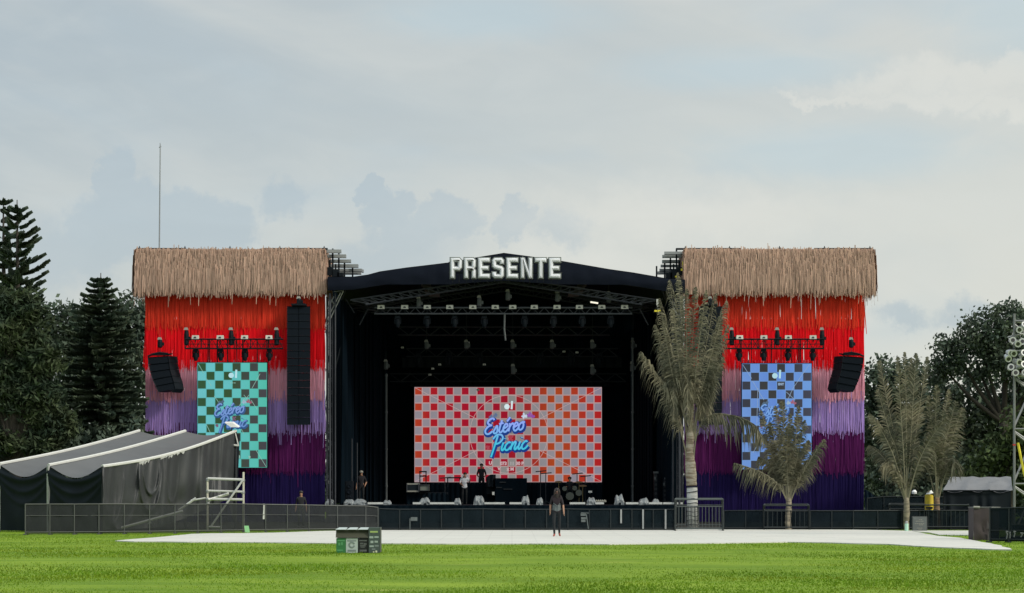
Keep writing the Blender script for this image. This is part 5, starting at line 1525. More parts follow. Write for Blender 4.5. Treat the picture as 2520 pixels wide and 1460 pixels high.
def pbox(x0, y0, x1, y1, Y, depth, top=None):
    a, b = P(x0, y0, Y), P(x1, y1, Y); mb = MB(); mb.box(((a.x + b.x) / 2, Y + depth / 2, (a.z + b.z) / 2), (abs(b.x - a.x), depth, abs(a.z - b.z)), top=top); return mb


# platform under the screen: black risers
for (x0, x1, y0, Y, lab) in ((1000, 1100, 1212, 110.5, 'left black riser below the screen under the flight cases'), (1058, 1221, 1187.5, 113.6, 'long black skirted riser under the left half of the screen'), (1296, 1482, 1188, 113.8, 'black skirted riser under the right half of the screen')):
    a = P(x0, y0, Y); b = P(x1, y0, Y); top = a.z
    t = thing('stage_riser', lab, 'riser', ((a.x + b.x) / 2, Y + .9, ZD), 'black stage risers')
    mb = MB(); mb.box(((a.x + b.x) / 2, Y + .9, top - .05), (b.x - a.x, 1.8, .1)); mb.build('platform', M['black'], t)
    mb = MB(); mb.grid(lambda u, v: Vector((a.x + (b.x - a.x) * u, Y - .02 - .03 * math.sin(u * (x1 - x0) * .5), top - .02 - v * (top - .04 - ZD))), int(x1 - x0), 2); mb.build('skirt', M['drape'], t, smooth=True)
# big covered desk and keyboard stacks
mb = pbox(1219, 1177, 1297, 1240, 112.4, 1.0); mb2 = MB()
for (x, y, w) in ((1237, 1187, 16), (1228, 1200, 14), (1250, 1204, 22)): mb2.box(P(x, y, 112.36), (L(w, 112), .03, .05))
m3 = MB(); m3.box(P(1214, 1214.5, 112.3), (.12, .03, .16))
simple('mixing_desk', 'large black covered desk in the middle of the stage below the screen', 'equipment', [('body', mb, M['drape']), ('edge_trim', mb2, M['dark_steel']), ('white_note', m3, M['white_pvc'])], P(1258, 1240, 112.4))
mb = MB(); a = P(1200, 1190, 113)
mb.grid(lambda u, v: P(1196 + 24 * u, 1168 + 30 * v + 8 * (1 - math.sin(min(1, u * 1.8) * 1.57)) * (1 - v), 113.0) + Vector((0, .5 * math.sin(u * 3.14) * -1 * v - .1 * math.sin(u * 11), 0)), 14, 6); mb.box((P(1208, 1195, 113.5)), (.45, .7, .9)); simple('covered_amplifier', 'black cloth-covered amplifier stack beside the dark desk', 'equipment', [('cover', mb, M['tarp_dark'])], a)


def kb_stand(px, py, w, h, Y, label, shelves=2):
    t = thing('keyboard_stand', label, 'stand', P(px, py + h, Y), 'keyboard stands')
    for sg in (-1, 1):
        mb = MB(); mb.bar(P(px + sg * w * .42, py + 1, Y), P(px + sg * w * .42, py + h + 12, Y), .03, 5); mb.build('leg', M['black'], t)
    for k in range(shelves):
        mb = MB(); mb.box(P(px, py + k * h * .5 + 1, Y), (L(w, Y), .4, L(3.2, Y))); mb.build('keyboard', M['black'], t)
    return t


kb_stand(1041, 1160, 18, 22, 112.5, 'double keyboard stand at the lower left corner of the red screen')
kb_stand(1117, 1175, 36, 12, 112.9, 'low keyboard stand left of the person in white', 1)
mb = pbox(1001, 1193, 1031, 1208, 110.2, .6); m2 = pbox(1001, 1189.5, 1031, 1193, 110.18, .64); m3 = pbox(1000, 1207.5, 1031, 1211, 110.18, .64); m4 = MB()
for x in (1001.5, 1030.5): m4.box(P(x, 1200, 110.15), (.04, .05, .4))
simple('flight_case', 'flight case with pale grey top and bottom edges on the left riser', 'flight case', [('shell', mb, M['tarp_dark']), ('lid', m2, M['bag']), ('tray', m3, M['bag']), ('corner', m4, M['mid_steel'])], P(1016, 1211, 110.2), 'flight cases on the left riser')
mb = pbox(1033, 1193, 1055.5, 1208, 110.2, .6); m2 = MB()
for x in (1033.5, 1055): m2.box(P(x, 1200, 110.17), (.035, .05, .36))
for y in (1193.5, 1207.5): m2.box(P(1044, y, 110.17), (.48, .05, .03))
simple('flight_case', 'plain olive grey flight case beside the edged one on the left riser', 'flight case', [('shell', mb, principled('olive_grey', (.15, .165, .14), .7)), ('edging', m2, M['mid_steel'])], P(1044, 1208, 110.2), 'flight cases on the left riser')
# side stack of monitor loudspeakers
for (x0, y0, x1, y1, lab) in ((833, 1184, 850, 1239, 'left cabinet of the dark side-fill loudspeaker stack beside the left stage edge'), (851, 1184, 868, 1239, 'right cabinet of the dark side-fill loudspeaker stack beside the left stage edge')):
    mb = pbox(x0, y0, x1, y1, 108.6, .7); m2 = MB()
    for (cy, r) in ((1197, 5), (1211, 6), (1227, 6)): m2.lathe(P((x0 + x1) / 2, cy, 108.58), [(L(r, 108), 0), (L(r * .8, 108), .03), (L(r * .3, 108), .01)], 12, rot=Matrix.Rotation(R(90), 3, 'X'))
    simple('side_fill', lab, 'loudspeaker', [('cabinet', mb, M['black']), ('speaker_cone', m2, M['grille'])], P((x0 + x1) / 2, y1, 108.6), 'side-fill loudspeakers')
# microphone and instrument stands, drum kit
for i, (x, y0) in enumerate(((1330, 1160), (1343, 1165), (1420, 1166), (1440, 1172), (1095, 1176))):
    Y = 111.5; t = thing('microphone_stand', f'thin dark microphone stand on the stage, {["left", "right", "left", "right", "single"][i]} one {["left of the drums", "left of the drums", "right of the drums", "right of the drums", "beside the low keyboard"][i]}', 'stand', on_deck(x, Y), 'microphone stands')
    b = on_deck(x, Y); tp = P(x, y0, Y); mb = MB(); mb.bar(b, tp, .022, 5); mb.build('pole', M['dark_steel'], t)
    mb = MB(); mb.bar(tp + Vector((-.25, 0, -.02)), tp + Vector((.3, 0, .03)), .03, 5); mb.build('boom', M['dark_steel'], t)
    mb = MB(); [mb.bar(b + Vector((0, 0, .18)), b + Vector((.28 * math.cos(a), .28 * math.sin(a), .02)), .015, 4) for a in (0, 2.1, 4.2)]; mb.build('tripod', M['dark_steel'], t)
t = thing('drum_kit', 'drum kit half hidden behind the walking person on the right riser', 'drum kit', on_deck(1400, 111.8))
for (x, y, r, h, col) in ((1389, 1207, 6, .35, 'olive_card'), (1414, 1206, 6, .35, 'wood_box'), (1402, 1226, 10, .4, 'green_paint'), (1424, 1218, 8, .4, '')):
    mb = MB(); mb.lathe(P(x, y, 111.4), [(L(r, 111), 0), (L(r, 111), h)], 14, rot=Matrix.Rotation(R(75), 3, 'X')); mb.build('drum', M['drum_dark'] if 'drum_dark' in M else M.setdefault('drum_dark', principled('dark_drum_shell', (.05, .06, .045), .4, var=.4)), t)
    mb = MB(); mb.lathe(P(x, y, 111.39), [(L(r * .92, 111), 0), (L(r * .9, 111), .01)], 14, rot=Matrix.Rotation(R(75), 3, 'X')); mb.build('drumhead', M['bag'], t)
for (x, y) in ((1375, 1186), (1425, 1187), (1434, 1196)):
    mb = MB(); c = P(x, y, 111.3); mb.lathe(c, [(L(10, 111), 0), (L(3, 111), .03), (.02, .04)], 14, rot=Matrix.Rotation(R(14), 3, 'X')); mb.bar(c, (c.x, c.y, ZD), .015, 4); mb.build('cymbal', M['brass'] if 'brass' in M else M.setdefault('brass', principled('dull_brass', (.28, .22, .10), .45, .6)), t)
mb = pbox(1448, 1208, 1457, 1213, 111, .05); simple('paper_note', 'small pale note on the right riser front', 'sign', [('sheet', mb, M['white_pvc'])], P(1452, 1213, 111))


# ---- wrapped floor monitors and white light strips along the stage lip
def lump(px, w, y0, y1, Y, label, seed):
    r = random.Random(seed); t = thing('wrapped_monitor', label, 'floor monitor', on_deck(px, Y), 'plastic-wrapped monitors along the stage front')
    W = L(w, Y) * 1.12; H = max(.25, L(y1 - y0, Y)) * .92; mb = MB()
    prof = [(0, 0), (0, .55), (.35, 1.0), (.75, .92), (1, .25), (1, 0)]
    def fn(u, v):
        i = v * (len(prof) - 1); j = min(len(prof) - 2, int(i)); f = i - j; y = prof[j][0] + (prof[j + 1][0] - prof[j][0]) * f; z = prof[j][1] + (prof[j + 1][1] - prof[j][1]) * f
        nz = mnoise.noise((u * 3 + seed * 3.3, v * 4, seed)); n2 = mnoise.noise((u * 6, v * 7 + seed, 3))
        e = min(u, 1 - u) * 4; z *= min(1, .62 + e * .6)
        return Vector(((u - .5) * W * (1.12 - .25 * z + .05 * nz), (y - .4) * .6 + .06 * n2, z * H * (.92 + .22 * nz + .10 * n2) + .005)) + Vector(on_deck(px, Y))
    mb.grid(fn, 16, 15); mb.build('plastic_cover', M['wrap'], t, smooth=True)
    mb = MB(); mb.box(on_deck(px, Y) + Vector((0, .05, H * .33)), (W * .5, .2, H * .4), top=(.9, .5)); mb.build('cabinet', M['black'], t)
    if seed % 3 == 2: mb = MB(); mb.box(on_deck(px + w * .05, Y) + Vector((0, -.30, H * .12)), (W * .3, .05, H * .24), top=(.6, 1)); mb.build('vent', M['tarp_dark'], t)


LUMPS = [(812, 18, 1229), (860, 22, 1231), (887, 27, 1229), (953, 19, 1235), (1046, 22, 1225), (1126, 15, 1227), (1179, 22, 1220), (1293, 17, 1222), (1328, 14, 1226), (1455, 19, 1225), (1524, 20, 1218), (1584, 22, 1228), (1613, 16, 1229)]
for i, (x, w, y0) in enumerate(LUMPS):
    k = i if i < 7 else 12 - i; sd = 'left' if i < 7 else 'right'
    lump(x, w, y0 - 1, 1245, YS + .75, f'clear-plastic-wrapped floor monitor, {ORD[k]} from the {sd} end of the stage lip', i + 1)
STR = [(905, 943), (1016, 1036), (1058, 1118), (1192, 1242), (1254, 1284), (1402, 1440), (1465, 1486), (1540, 1571), (1596, 1630), (1632, 1680)]
for i, (a, b) in enumerate(STR):
    k = i if i < 5 else 9 - i; sd = 'left' if i < 5 else 'right'
    p0, p1 = on_deck(a, YS + .5), on_deck(b, YS + .5); z = .055
    t = thing('light_strip', f'white strip light lying on the stage lip, {ORD[k]} from the {sd} end', 'strip light', (p0 + p1) / 2, 'white strip lights along the stage front')
    mb = MB(); mb.box((p0 + p1) / 2 + Vector((0, 0, .085)), (p1.x - p0.x, .10, .10), top=(1, .7)); mb.build('diffuser', M['strip'] if 'strip' in M else M.setdefault('strip', principled('strip_diffuser', (.50, .52, .51), .5, var=.3, scale=3)), t)
    mb = MB(); mb.box((p0 + p1) / 2 + Vector((0, .02, .02)), (p1.x - p0.x + .03, .14, .035)); mb.build('base', M['black'], t)
mb = MB()
for i in range(5): mb.lathe(on_deck(1468 + i * 5, YS + .9) + Vector((0, 0, .12)), [(.02, 0), (.07, .05), (.02, .14)], 6)
mb.tube([on_deck(1466, YS + .9) + Vector((0, 0, .16)), on_deck(1492, YS + .9) + Vector((0, 0, .17))], .05, 6)
simple('rolled_cover', 'dull grey rolled plastic sheet on the right of the stage lip', 'sheet', [('roll', mb, M['bag'])], on_deck(1480, YS + .9))
# right wing gear
for (x0, y0, x1, y1, lab) in ((1610, 1165, 1618, 1245, 'slim dark equipment rack at the right stage wing'), (1632, 1180, 1650, 1245, 'wide dark equipment rack beside the right stage wing pole')):
    mb = pbox(x0, y0, x1, y1, 109.6, .6); m2 = MB()
    for k in range(5): m2.box(P((x0 + x1) / 2, y0 + 6 + k * 11, 109.58), (L((x1 - x0) * .8, 109), .03, .12))
    m3 = MB(); m3.box(P((x0 + x1) / 2, y0 - 2, 109.7), (.25, .2, .1)); m3.box(P(x0 + 2, y0 + 12, 109.55), (.1, .03, .14))
    simple('equipment_rack', lab, 'rack', [('case', mb, M['black']), ('unit', m2, M['dark_steel']), ('pale_tag', m3, M['steel_dim'])], P((x0 + x1) / 2, y1, 109.6), 'racks in the right wing')

# ------------------------------------------------------------------ antenna mast behind the left tower
t = thing('antenna_mast', 'thin tall antenna mast rising behind the left thatched tower', 'mast', (P(388, 612, 116).x, 116, 0))
a = P(386, 800, 116); a.z = 0; tp = P(394.5, 356, 116); mb = MB(); mb.tube([a, a.lerp(tp, .55), tp], [.05, .045, .03], 6); mb.build('pole', M['mast'] if 'mast' in M else M.setdefault('mast', principled('blue_grey_mast', (.26, .28, .31), .5, .2)), t)  # pole in one blue-grey colour
mb = MB(); mb.bar(P(391, 363, 116), P(397, 361, 116), .025, 4); mb.bar(P(394, 352, 116), P(394.5, 360, 116), .02, 4); mb.build('aerial', M['mast'], t)


# ------------------------------------------------------------------ lean-to tent on the left
def tent():
    Yn = 82.5
    eave = [P(-2, 1144, 85.2), P(119.5, 1147, 83.8), P(252, 1148, Yn)]
    high = [P(343, 1062, 95.0), P(456, 1062.6, 93.4), P(580, 1061, 92.0)]
    root = thing('event_tent', 'black cloth lean-to tent with three white roof rails at the left', 'tent', Vector((eave[2].x, Yn, 0)))
    def cross(a, b, f, sag): p = a.lerp(b, f); p.z -= sag * math.sin(math.pi * f); return p
    for i in range(3):
        sg = .10 if i < 2 else .22
        pts = [cross(high[i], eave[i], f, sg) for f in np.linspace(0, 1, 13)]
        mb = MB()
        if i == 2: mb.tube(pts, .065, 6)
        else: mb.tube([p + Vector((0, 0, .03)) for p in pts], .065, 6)
        mb.build('roof_rail', M['alu_white'], root)
        mb = MB(); q = eave[i]; mb.bar((q.x, q.y, 0), q, 0.075 if i < 2 else .04, 6); mb.build('post', M['steel'] if i < 2 else M['dark_steel'], root)
        mb = MB(); q = high[i]; mb.bar((q.x, q.y, 0), q, .06, 6); mb.build('post', M['dark_steel'], root)
    for i in range(2):
        mb = MB()
        def roof(u, v, i=i):
            a = cross(high[i], eave[i], v, .10 if i < 2 else .22); b = cross(high[i + 1], eave[i + 1], v, .10 if i + 1 < 2 else .22)
            p = a.lerp(b, u); p.z -= (.16 + .30 * v ** 3) * math.sin(math.pi * u) ** 1.2 + .02 * math.sin(v * 40 + u * 6) * math.sin(math.pi * u); return p
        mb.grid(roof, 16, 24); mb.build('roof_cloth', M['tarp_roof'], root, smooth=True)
        # front drape hanging from the eave in swags
        mb = MB()
        def drape(u, v, i=i):
            p = eave[i].lerp(eave[i + 1], u); top = p.z - .46 * math.sin(math.pi * u) ** 1.2 - .03
            z = top * (1 - v) + .05 * v; sw = 0
            for k, (d, w) in enumerate(((.35, .10), (.62, .09), (.9, .06))):
                cz = eave[i].z - .25 - d * 1.0 * math.sin(math.pi * u) ** .8 - .18 * k; sw += w * math.exp(-((z - cz) / .10) ** 2)
            return Vector((p.x, p.y - sw - .05 * math.sin(u * 17 + i) * v - .10 * mnoise.noise((u * 3 + i * 5, v * 2, 1)), z))
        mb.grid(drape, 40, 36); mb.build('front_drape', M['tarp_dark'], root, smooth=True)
    # side wall under the third rail, wrinkled and pulled up at the lower right corner
    mb = MB()
    def side(u, v):
        a = cross(high[2], eave[2], 1 - u, .22) - Vector((0, 0, .06)); bz = .12 + max(0, u - .35) ** 1.3 * 2.3 if u < .93 else .12 + (.58 ** 1.3) * 2.3 * max(0, (1 - u) / .07)
        p = a.copy(); p.z = a.z * (1 - v) + bz * v
        fold = .16 * math.sin(u * 34 + 2 * math.sin(u * 9) + v * 1.5) * (.3 + .7 * v) + .05 * math.sin(u * 83 + 3 * math.sin(u * 15) + v * 3) + .40 * mnoise.noise((u * 5, v * 2.0, 9)) * v
        # a hanging loop of slack cloth
        for (cu, cv, ru, rv, d) in ((.335, .12, .085, .62, .16), (.345, .10, .06, .40, .12), (.13, .0, .13, 1.02, .14), (.06, .1, .09, .8, .10), (.50, .2, .05, .5, .08)):
            r = math.hypot((u - cu) / ru, (v - cv) / rv) if v > cv - .12 else 9
            fold += d * math.exp(-((r - 1) / .09) ** 2) * min(1, max(0, (v - cv + .12) * 4))
        fold += .05 * math.sin(u * 70 + v * 4) * math.exp(-v * 6)
        p.y -= fold; p.x += fold * .25; return p
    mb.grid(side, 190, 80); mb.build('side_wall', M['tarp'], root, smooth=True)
    # ragged lashing along the rail
    mb = MB(); r = random.Random(4)
    for i in range(20):
        f = .40 + .36 * r.random(); p = cross(high[2], eave[2], f, .22) - Vector((0, .10, .05)); ln = r.uniform(.04, .17)
        w = r.uniform(.04, .11); mb.add([p - Vector((w, 0, 0)), p + Vector((w, 0, 0)), p + Vector((r.uniform(-.03, .05), -.02, -ln))], [(0, 1, 2)])
    mb.build('lashing_rags', M['alu_white'], root)
    # rear-side dark end curtain and the hanging window frame at the high corner
    mb = MB(); q = high[2]
    mb.grid(lambda u, v: Vector((q.x - .1 + .12 * u - .15 * v, q.y + .1 + 1.2 * u, q.z - .1 - v * (q.z - .9))), 4, 8); mb.build('end_curtain', M['tarp_dark'], root, smooth=True)
    mb = MB()
    c = [P(567, 1072, 92.0), P(579, 1066, 92.0), P(586, 1092, 92.0), P(568, 1096, 92.0)]
    mb.add(c, [(0, 1, 2, 3)]); mb.build('dark_pane', M['tarp_dark'], root)
    mb = MB(); mb.bar(P(566, 1094, 91.9), P(585, 1097, 91.9), .055, 5); mb.bar(P(579, 1066, 91.9), P(587, 1098, 91.9), .03, 5); mb.build('pane_frame', M['alu_white'], root)
    # fallen / slanting lower tubes showing through the fence mesh
    for (x0, y0, x1, y1, Y, rr) in ((299, 1299, 450, 1258, 83.0, .055), (440, 1256, 482, 1226, 85, .05), (470, 1232, 506, 1226, 85, .04), (508, 1234, 563, 1216, 86, .045)):
        mb = MB(); mb.bar(P(x0, y0, Y), P(x1, y1, Y), rr, 6); mb.build('ground_tube', M['alu_white'], root)
    mb = MB(); o = P(362, 1291, 82.9); mb.add([o, o + Vector((.18, 0, .05)), o + Vector((.10, 0, .22))], [(0, 1, 2)]); mb.build('pale_tag', M['steel'], root)


tent()
t = thing('flood_light', 'small white square flood light on the high corner of the tent rail', 'lamp', P(566, 1058, 91.8))
mb = MB(); c = P(568, 1046.5, 91.8); mb.add([P(553, 1041, 91.8), P(573, 1041, 91.8), P(588, 1052, 91.8), P(568, 1051.5, 91.8)] + [P(553, 1041, 91.8) + Vector((0, .3, .06)), P(573, 1041, 91.8) + Vector((0, .3, .06)), P(588, 1052, 91.8) + Vector((0, .3, .06)), P(568, 1051.5, 91.8) + Vector((0, .3, .06))],
       [(0, 1, 2, 3), (4, 5, 6, 7), (0, 1, 5, 4), (1, 2, 6, 5), (2, 3, 7, 6), (3, 0, 4, 7)]); mb.build('head', M['lamp_bright'] if 'lamp_bright' in M else M.setdefault('lamp_bright', principled('bright_white_lamp', (.82, .83, .84), .3)), t)
mb = MB(); mb.bar(P(571, 1051, 92), P(570, 1062, 92), .025, 5); mb.build('bracket', M['dark_steel'], t)


# white scaffold frame in front of the tent corner
def scaffold_frame():
    Y = 85.0; t = thing('scaffold_frame', 'small white scaffold frame behind the grey fence beside the tent', 'scaffold', Vector((P(555, 0, Y).x, Y, 0)))
    xl, xr = 510.5, 599
    for x, y0 in ((xl, 1176), (xr, 1162)):
        a = P(x, y0, Y); mb = MB(); mb.bar((a.x, a.y, 0), a, .043, 8); mb.build('upright', M['frame_cream'] if 'frame_cream' in M else M.setdefault('frame_cream', principled('cream_tube', (.56, .54, .46), .5, var=.15)), t)
    for (ya, yb, r) in ((1178, 1181, .055), (1208, 1210.5, .045), (1228.5, 1230, .055)):
        mb = MB(); mb.bar(P(xl + 1, ya, Y - .04), P(xr - 2, yb, Y - .04), r, 8); mb.build('ledger', M['alu_white'], t)
    mb = MB(); mb.bar(P(598, 1181, Y - .16), P(519, 1296, Y - .16), .04, 8); mb.build('diagonal_brace', M['alu_white'], t)
    mb = MB(); mb.bar(P(512, 1230, Y - .2), P(562, 1214, Y + .5), .035, 8); mb.build('rear_brace', M['alu_white'], t)
    mb = MB(); mb.bar(P(514, 1297, Y - .16), P(545, 1298, Y - .16), .05, 6); mb.build('foot_plate', M['alu_white'], t)
    mb = MB()
    for (x, y) in ((511, 1181), (598, 1183), (511, 1210), (511, 1230), (512, 1238), (598, 1212)): mb.lathe(P(x, y, Y), [(.05, -.06), (.075, -.04), (.075, .04), (.05, .06)], 8)
    mb.build('coupler', M['steel'], t)


scaffold_frame()


# ------------------------------------------------------------------ barriers
def fence(name, label, pts_top_bottom, pitch, cloth, frame, extra_rails=(), post_r=.022, cat='fence', mats_extra=None):
    """pts: (px, ground py, top py) along the run; each bay gets its own posts, rails and cloth panel"""
    run = []
    for (x0, b0, t0), (x1, b1, t1) in zip(pts_top_bottom, pts_top_bottom[1:]):
        n = max(1, round(abs(x1 - x0) / pitch))
        for i in range(n): f = i / n; run.append((x0 + (x1 - x0) * f, b0 + (b1 - b0) * f, t0 + (t1 - t0) * f))
    run.append(pts_top_bottom[-1]); r = random.Random(len(run))
    root = thing(name, label, cat, G(run[0][0], run[0][1]))
    prev = None
    for i, (x, b, t_) in enumerate(run):
        g_ = G(x, b); h = L(b - t_, g_.y) + r.uniform(-.012, .012); top = g_ + Vector((0, 0, h))
        mb = MB(); mb.bar(g_, top, post_r, 5); mb.box(g_ + Vector((0, .12, .02)), (.09, .5, .04)); mb.build('post', frame, root)
        if prev is not None:
            pg, ptop = prev; d = (g_ - pg); off = Vector((0, .02, 0))
            mb = MB(); mb.bar(ptop + Vector((0, 0, -.012)), top + Vector((0, 0, -.012)), post_r, 5); mb.build('top_rail', frame, root)
            mb = MB(); mb.bar(pg + Vector((0, 0, .10)), g_ + Vector((0, 0, .10)), post_r * .8, 5)
            for e in extra_rails: mb.bar(pg.lerp(ptop, e), g_.lerp(top, e), post_r * .6, 4)
            mb.build('lower_rail', frame, root)
            mb = MB(); ph = r.random() * 9
            def cl(u, v, pg=pg, g_=g_, ptop=ptop, top=top, ph=ph):
                a = pg.lerp(g_, .02 + .96 * u); c = ptop.lerp(top, .02 + .96 * u); p = a.lerp(c, .03 + .94 * v); p.y += .015 + .05 * mnoise.noise((u * 2 + ph, v * 2, ph)) * math.sin(math.pi * v); return p
            mb.grid(cl, 8, 6); mb.build('mesh_panel', cloth, root, smooth=True)
        prev = (g_, top)
    return root


M['fence_grey'] = principled('grey_fence_tube', (.085, .092, .09), .6, .1, var=.3, scale=3)
M['fence_dark'] = principled('dark_fence_tube', (.020, .027, .030), .6, .1, var=.3, scale=3)
fence('mesh_fence', 'dark mesh fence section at the far left behind the grey fence end', [(-120, 1302, 1238), (72, 1302.5, 1238)], 55, M['mesh_black'], M['fence_dark'])
lf = fence('mesh_fence', 'long grey mesh fence in front of the dark tent and left tower', [(62, 1316.8, 1240), (243, 1315.5, 1240), (430, 1313.5, 1240), (600, 1310.5, 1240.5), (760, 1308.5, 1242), (900, 1307, 1245), (930, 1306.6, 1248)], 57, M['mesh_grey'], M['fence_grey'], extra_rails=(.62,))
cf = fence('crowd_barrier', 'black cloth crowd barrier running along the middle of the stage front', [(932, 1306.5, 1252), (1240, 1306.6, 1252.5), (1660, 1306.5, 1252.5)], 55, M['mesh_black'], M['fence_dark'])
fence('crowd_barrier', 'black cloth crowd barrier running in front of the right tower and palms', [(1782, 1304.8, 1256), (2100, 1305, 1256), (2400, 1303.5, 1256), (2440, 1303, 1256)], 55, M['mesh_black'], M['fence_dark'])
fence('crowd_barrier', 'black mesh barrier at the right picture edge under the light tower', [(2436, 1335, 1250), (2530, 1336, 1249), (2680, 1337, 1249)], 62, M['mesh_black'], M['fence_dark'], extra_rails=(.35,))
# pale posts and stickers on the barrier
for root, xs_, y0, y1, gy in ((lf, (649,), 1240, 1278, 1309.8), (cf, (1528.5, 1582.5, 1638), 1254, 1302, 1306.5)):
    for k, x in enumerate(xs_):
        Y = CAM_H * FPX / (gy - HY) - .05; mb = MB(); mb.box(P(x, (y0 + y1 - (14 if k == 0 and root is cf else 0)) / 2, Y), (L(4, Y), .03, L(y1 - y0 - (14 if k == 0 and root is cf else 0), Y))); o = mb.build('pale_post', M['white_pvc'] if root is lf else M['steel'], root)
for (x0, y0, x1, y1) in ((1429, 1263, 1442, 1270), (1430, 1273, 1443, 1278), (1430, 1279, 1441, 1285), (1011, 1273, 1027, 1282)):
    Y = 86.6; mb = pbox(x0, y0, x1, y1, Y, .02); mb.build('notice', M['fence_notice'] if 'fence_notice' in M else M.setdefault('fence_notice', principled('grey_notice', (.11, .13, .13), .6, var=.4, scale=9)), cf)
mb = MB(); mb.bar(P(1443, 1266, 86.6), P(1448, 1302, 86.6), .025, 4); mb.bar(P(1430, 1262, 86.6), P(1449, 1263, 86.6), .02, 4); mb.build('folded_leg', M['fence_notice'], cf); mb = MB(); mb.bar(P(1009, 1276, 86.6), P(1009, 1303, 86.6), .02, 4); mb.build('folded_leg', M['fence_notice'], cf)
# small green sign leaning at the left fence
t = thing('sign_card', 'small bright green card leaning at the foot of the grey fence', 'sign', G(607, 1311.5))
mb = MB(); g_ = G(607, 1311.5); Y = g_.y; mb.add([P(601, 1294, Y), P(612, 1294, Y), P(615, 1311, Y - .12), P(603, 1311, Y - .12)], [(0, 1, 2, 3)]); mb.add([P(601, 1294, Y + .03), P(612, 1294, Y + .03), P(615, 1311, Y - .09), P(603, 1311, Y - .09)], [(3, 2, 1, 0)]); mb.build('card', principled('bright_green_card', (.24, .52, .24), .6, var=.1), t)
mb = MB(); mb.bar(P(606, 1295, Y + .04), G(608, 1310.5), .012, 4); mb.build('prop', M['fence_grey'], t)


# barred pen round the foot of the tall palm
def pen(label, x0, x1, ytop, gy, gy_back, bars, mat, back_top=None):
    root = thing('palm_guard', label, 'barrier', G((x0 + x1) / 2, gy), 'steel guards round the palms')
    def panel(a, b, h, nb, nm='guard_panel'):
        t_ = []
        mb = MB(); 
        for p in (a, b): mb.bar(p, p + Vector((0, 0, h)), .035, 6)
        mb.bar(a + Vector((0, 0, h)), b + Vector((0, 0, h)), .035, 6); mb.bar(a + Vector((0, 0, h * .78)), b + Vector((0, 0, h * .78)), .022, 5); mb.bar(a + Vector((0, 0, .12)), b + Vector((0, 0, .12)), .03, 5)
        fr = mb.build('panel_frame', mat, root)
        for i in range(1, nb):
            p = a.lerp(b, i / nb); mb = MB(); mb.bar(p + Vector((0, 0, .12)), p + Vector((0, 0, h * .78)), .012, 4); mb.build('bar', mat, fr)
        for p in (a, b):
            mb = MB(); mb.bar(p + Vector((0, -.3, .03)), p + Vector((0, .3, .03)), .03, 5); mb.build('foot', mat, fr)
    a, b, c, d = G(x0, gy), G(x1, gy), G(x1 - 3, gy_back), G(x0 + 3, gy_back); h = L(gy - ytop, a.y)
    panel(a, b, h, bars); panel(b, c, h, max(3, bars // 3)); panel(d, c, h, bars); panel(a, d, h, max(3, bars // 3))


M['guard'] = principled('grey_green_guard', (.075, .090, .090), .6, .2, var=.25)
pen('barred steel guard standing round the white foot of the tallest palm', 1661, 1779, 1229, 1308, 1299.5, 14, M['guard'])
pen('low steel guard round the short palm before the blue screen', 1879, 1991, 1244, 1305.2, 1298.5, 10, M['fence_dark'])
pen('low steel guard round the two right-hand palms', 2187, 2384, 1243, 1304.2, 1296, 18, M['fence_dark'])
# brighter top rails of the two low guards
# ------------------------------------------------------------------ things among the right palms
t = thing('info_board', 'grey framed information board leaning beside the mint tube', 'sign', G(2263, 1308))
Y = G(2263, 1308).y; mb = MB(); mb.box(P(2263, 1289.5, Y), (L(37, Y), .06, L(37, Y))); mb.build('frame', M['fence_grey'], t)
mb = MB(); mb.box(P(2263, 1289, Y - .04), (L(33, Y), .02, L(33, Y))); mb.build('panel', principled('board_print', (.105, .12, .118), .6, var=.3, scale=6), t)
mb = MB(); r = random.Random(2)
for k, (y, w) in enumerate(((1279, 22), (1283, 20), (1289, 24), (1292, 18), (1300, 14), (1303, 10))):
    for i in range(5):
        if r.random() < .8: mb.box(P(2263 - w / 2 + w * (i + .5) / 5, y, Y - .055), (L(w / 6.2, Y), .008, L(1.6, Y)))
mb.build('print_lines', M['bag'], t)['kind'] = 'stuff'
t = thing('tube_barrel', 'mint green upright tube at the foot of the palm beside the information board', 'tube', G(2231, 1308.5))
Y = G(2231, 1308.5).y; b = G(2231, 1308.5); mb = MB(); mb.lathe(b, [(L(4.6, Y), 0), (L(4.6, Y), .30), (L(4.4, Y), .31), (L(4.4, Y), L(19, Y))], 12); mb.build('shell', principled('mint_plastic', (.42, .68, .55), .5, var=.12), t)
mb = MB(); mb.lathe(b + Vector((0, 0, L(19, Y))), [(L(3.4, Y), 0), (L(3.4, Y), L(5, Y)), (L(2.6, Y), L(7, Y))], 10); mb.build('neck', M['steel'], t)
t = thing('yellow_sack', 'yellow bulk sack with a pale folded top between the right palms', 'sack', P(2287, 1255, 93))
Y = 92.5; mb = MB()
mb.grid(lambda u, v: P(2286.5, 1255 - 37 * v, Y) + Vector((L(10.5, Y) * math.cos(u * 6.2832) * (1 - .12 * abs(v - .45)), .3 * math.sin(u * 6.2832), .03 * math.sin(u * 12))), 16, 7); mb.build('bag', principled('yellow_sack_cloth', (.60, .46, .045), .7, var=.35, scale=5, bump=.5), t, smooth=True)
mb = MB(); mb.grid(lambda u, v: P(2287, 1217 - 7 * v, Y) + Vector((L(10, Y) * (1 - .5 * v) * math.cos(u * 6.2832), .3 * (1 - .4 * v) * math.sin(u * 6.2832), .06 * math.sin(u * 9))), 14, 3); mb.build('folded_top', M['white_pvc'], t, smooth=True)
mb = MB(); mb.box(P(2287, 1250, Y - .31), (L(17, Y), .02, L(5, Y))); mb.build('dark_band', M['tarp_dark'], t)
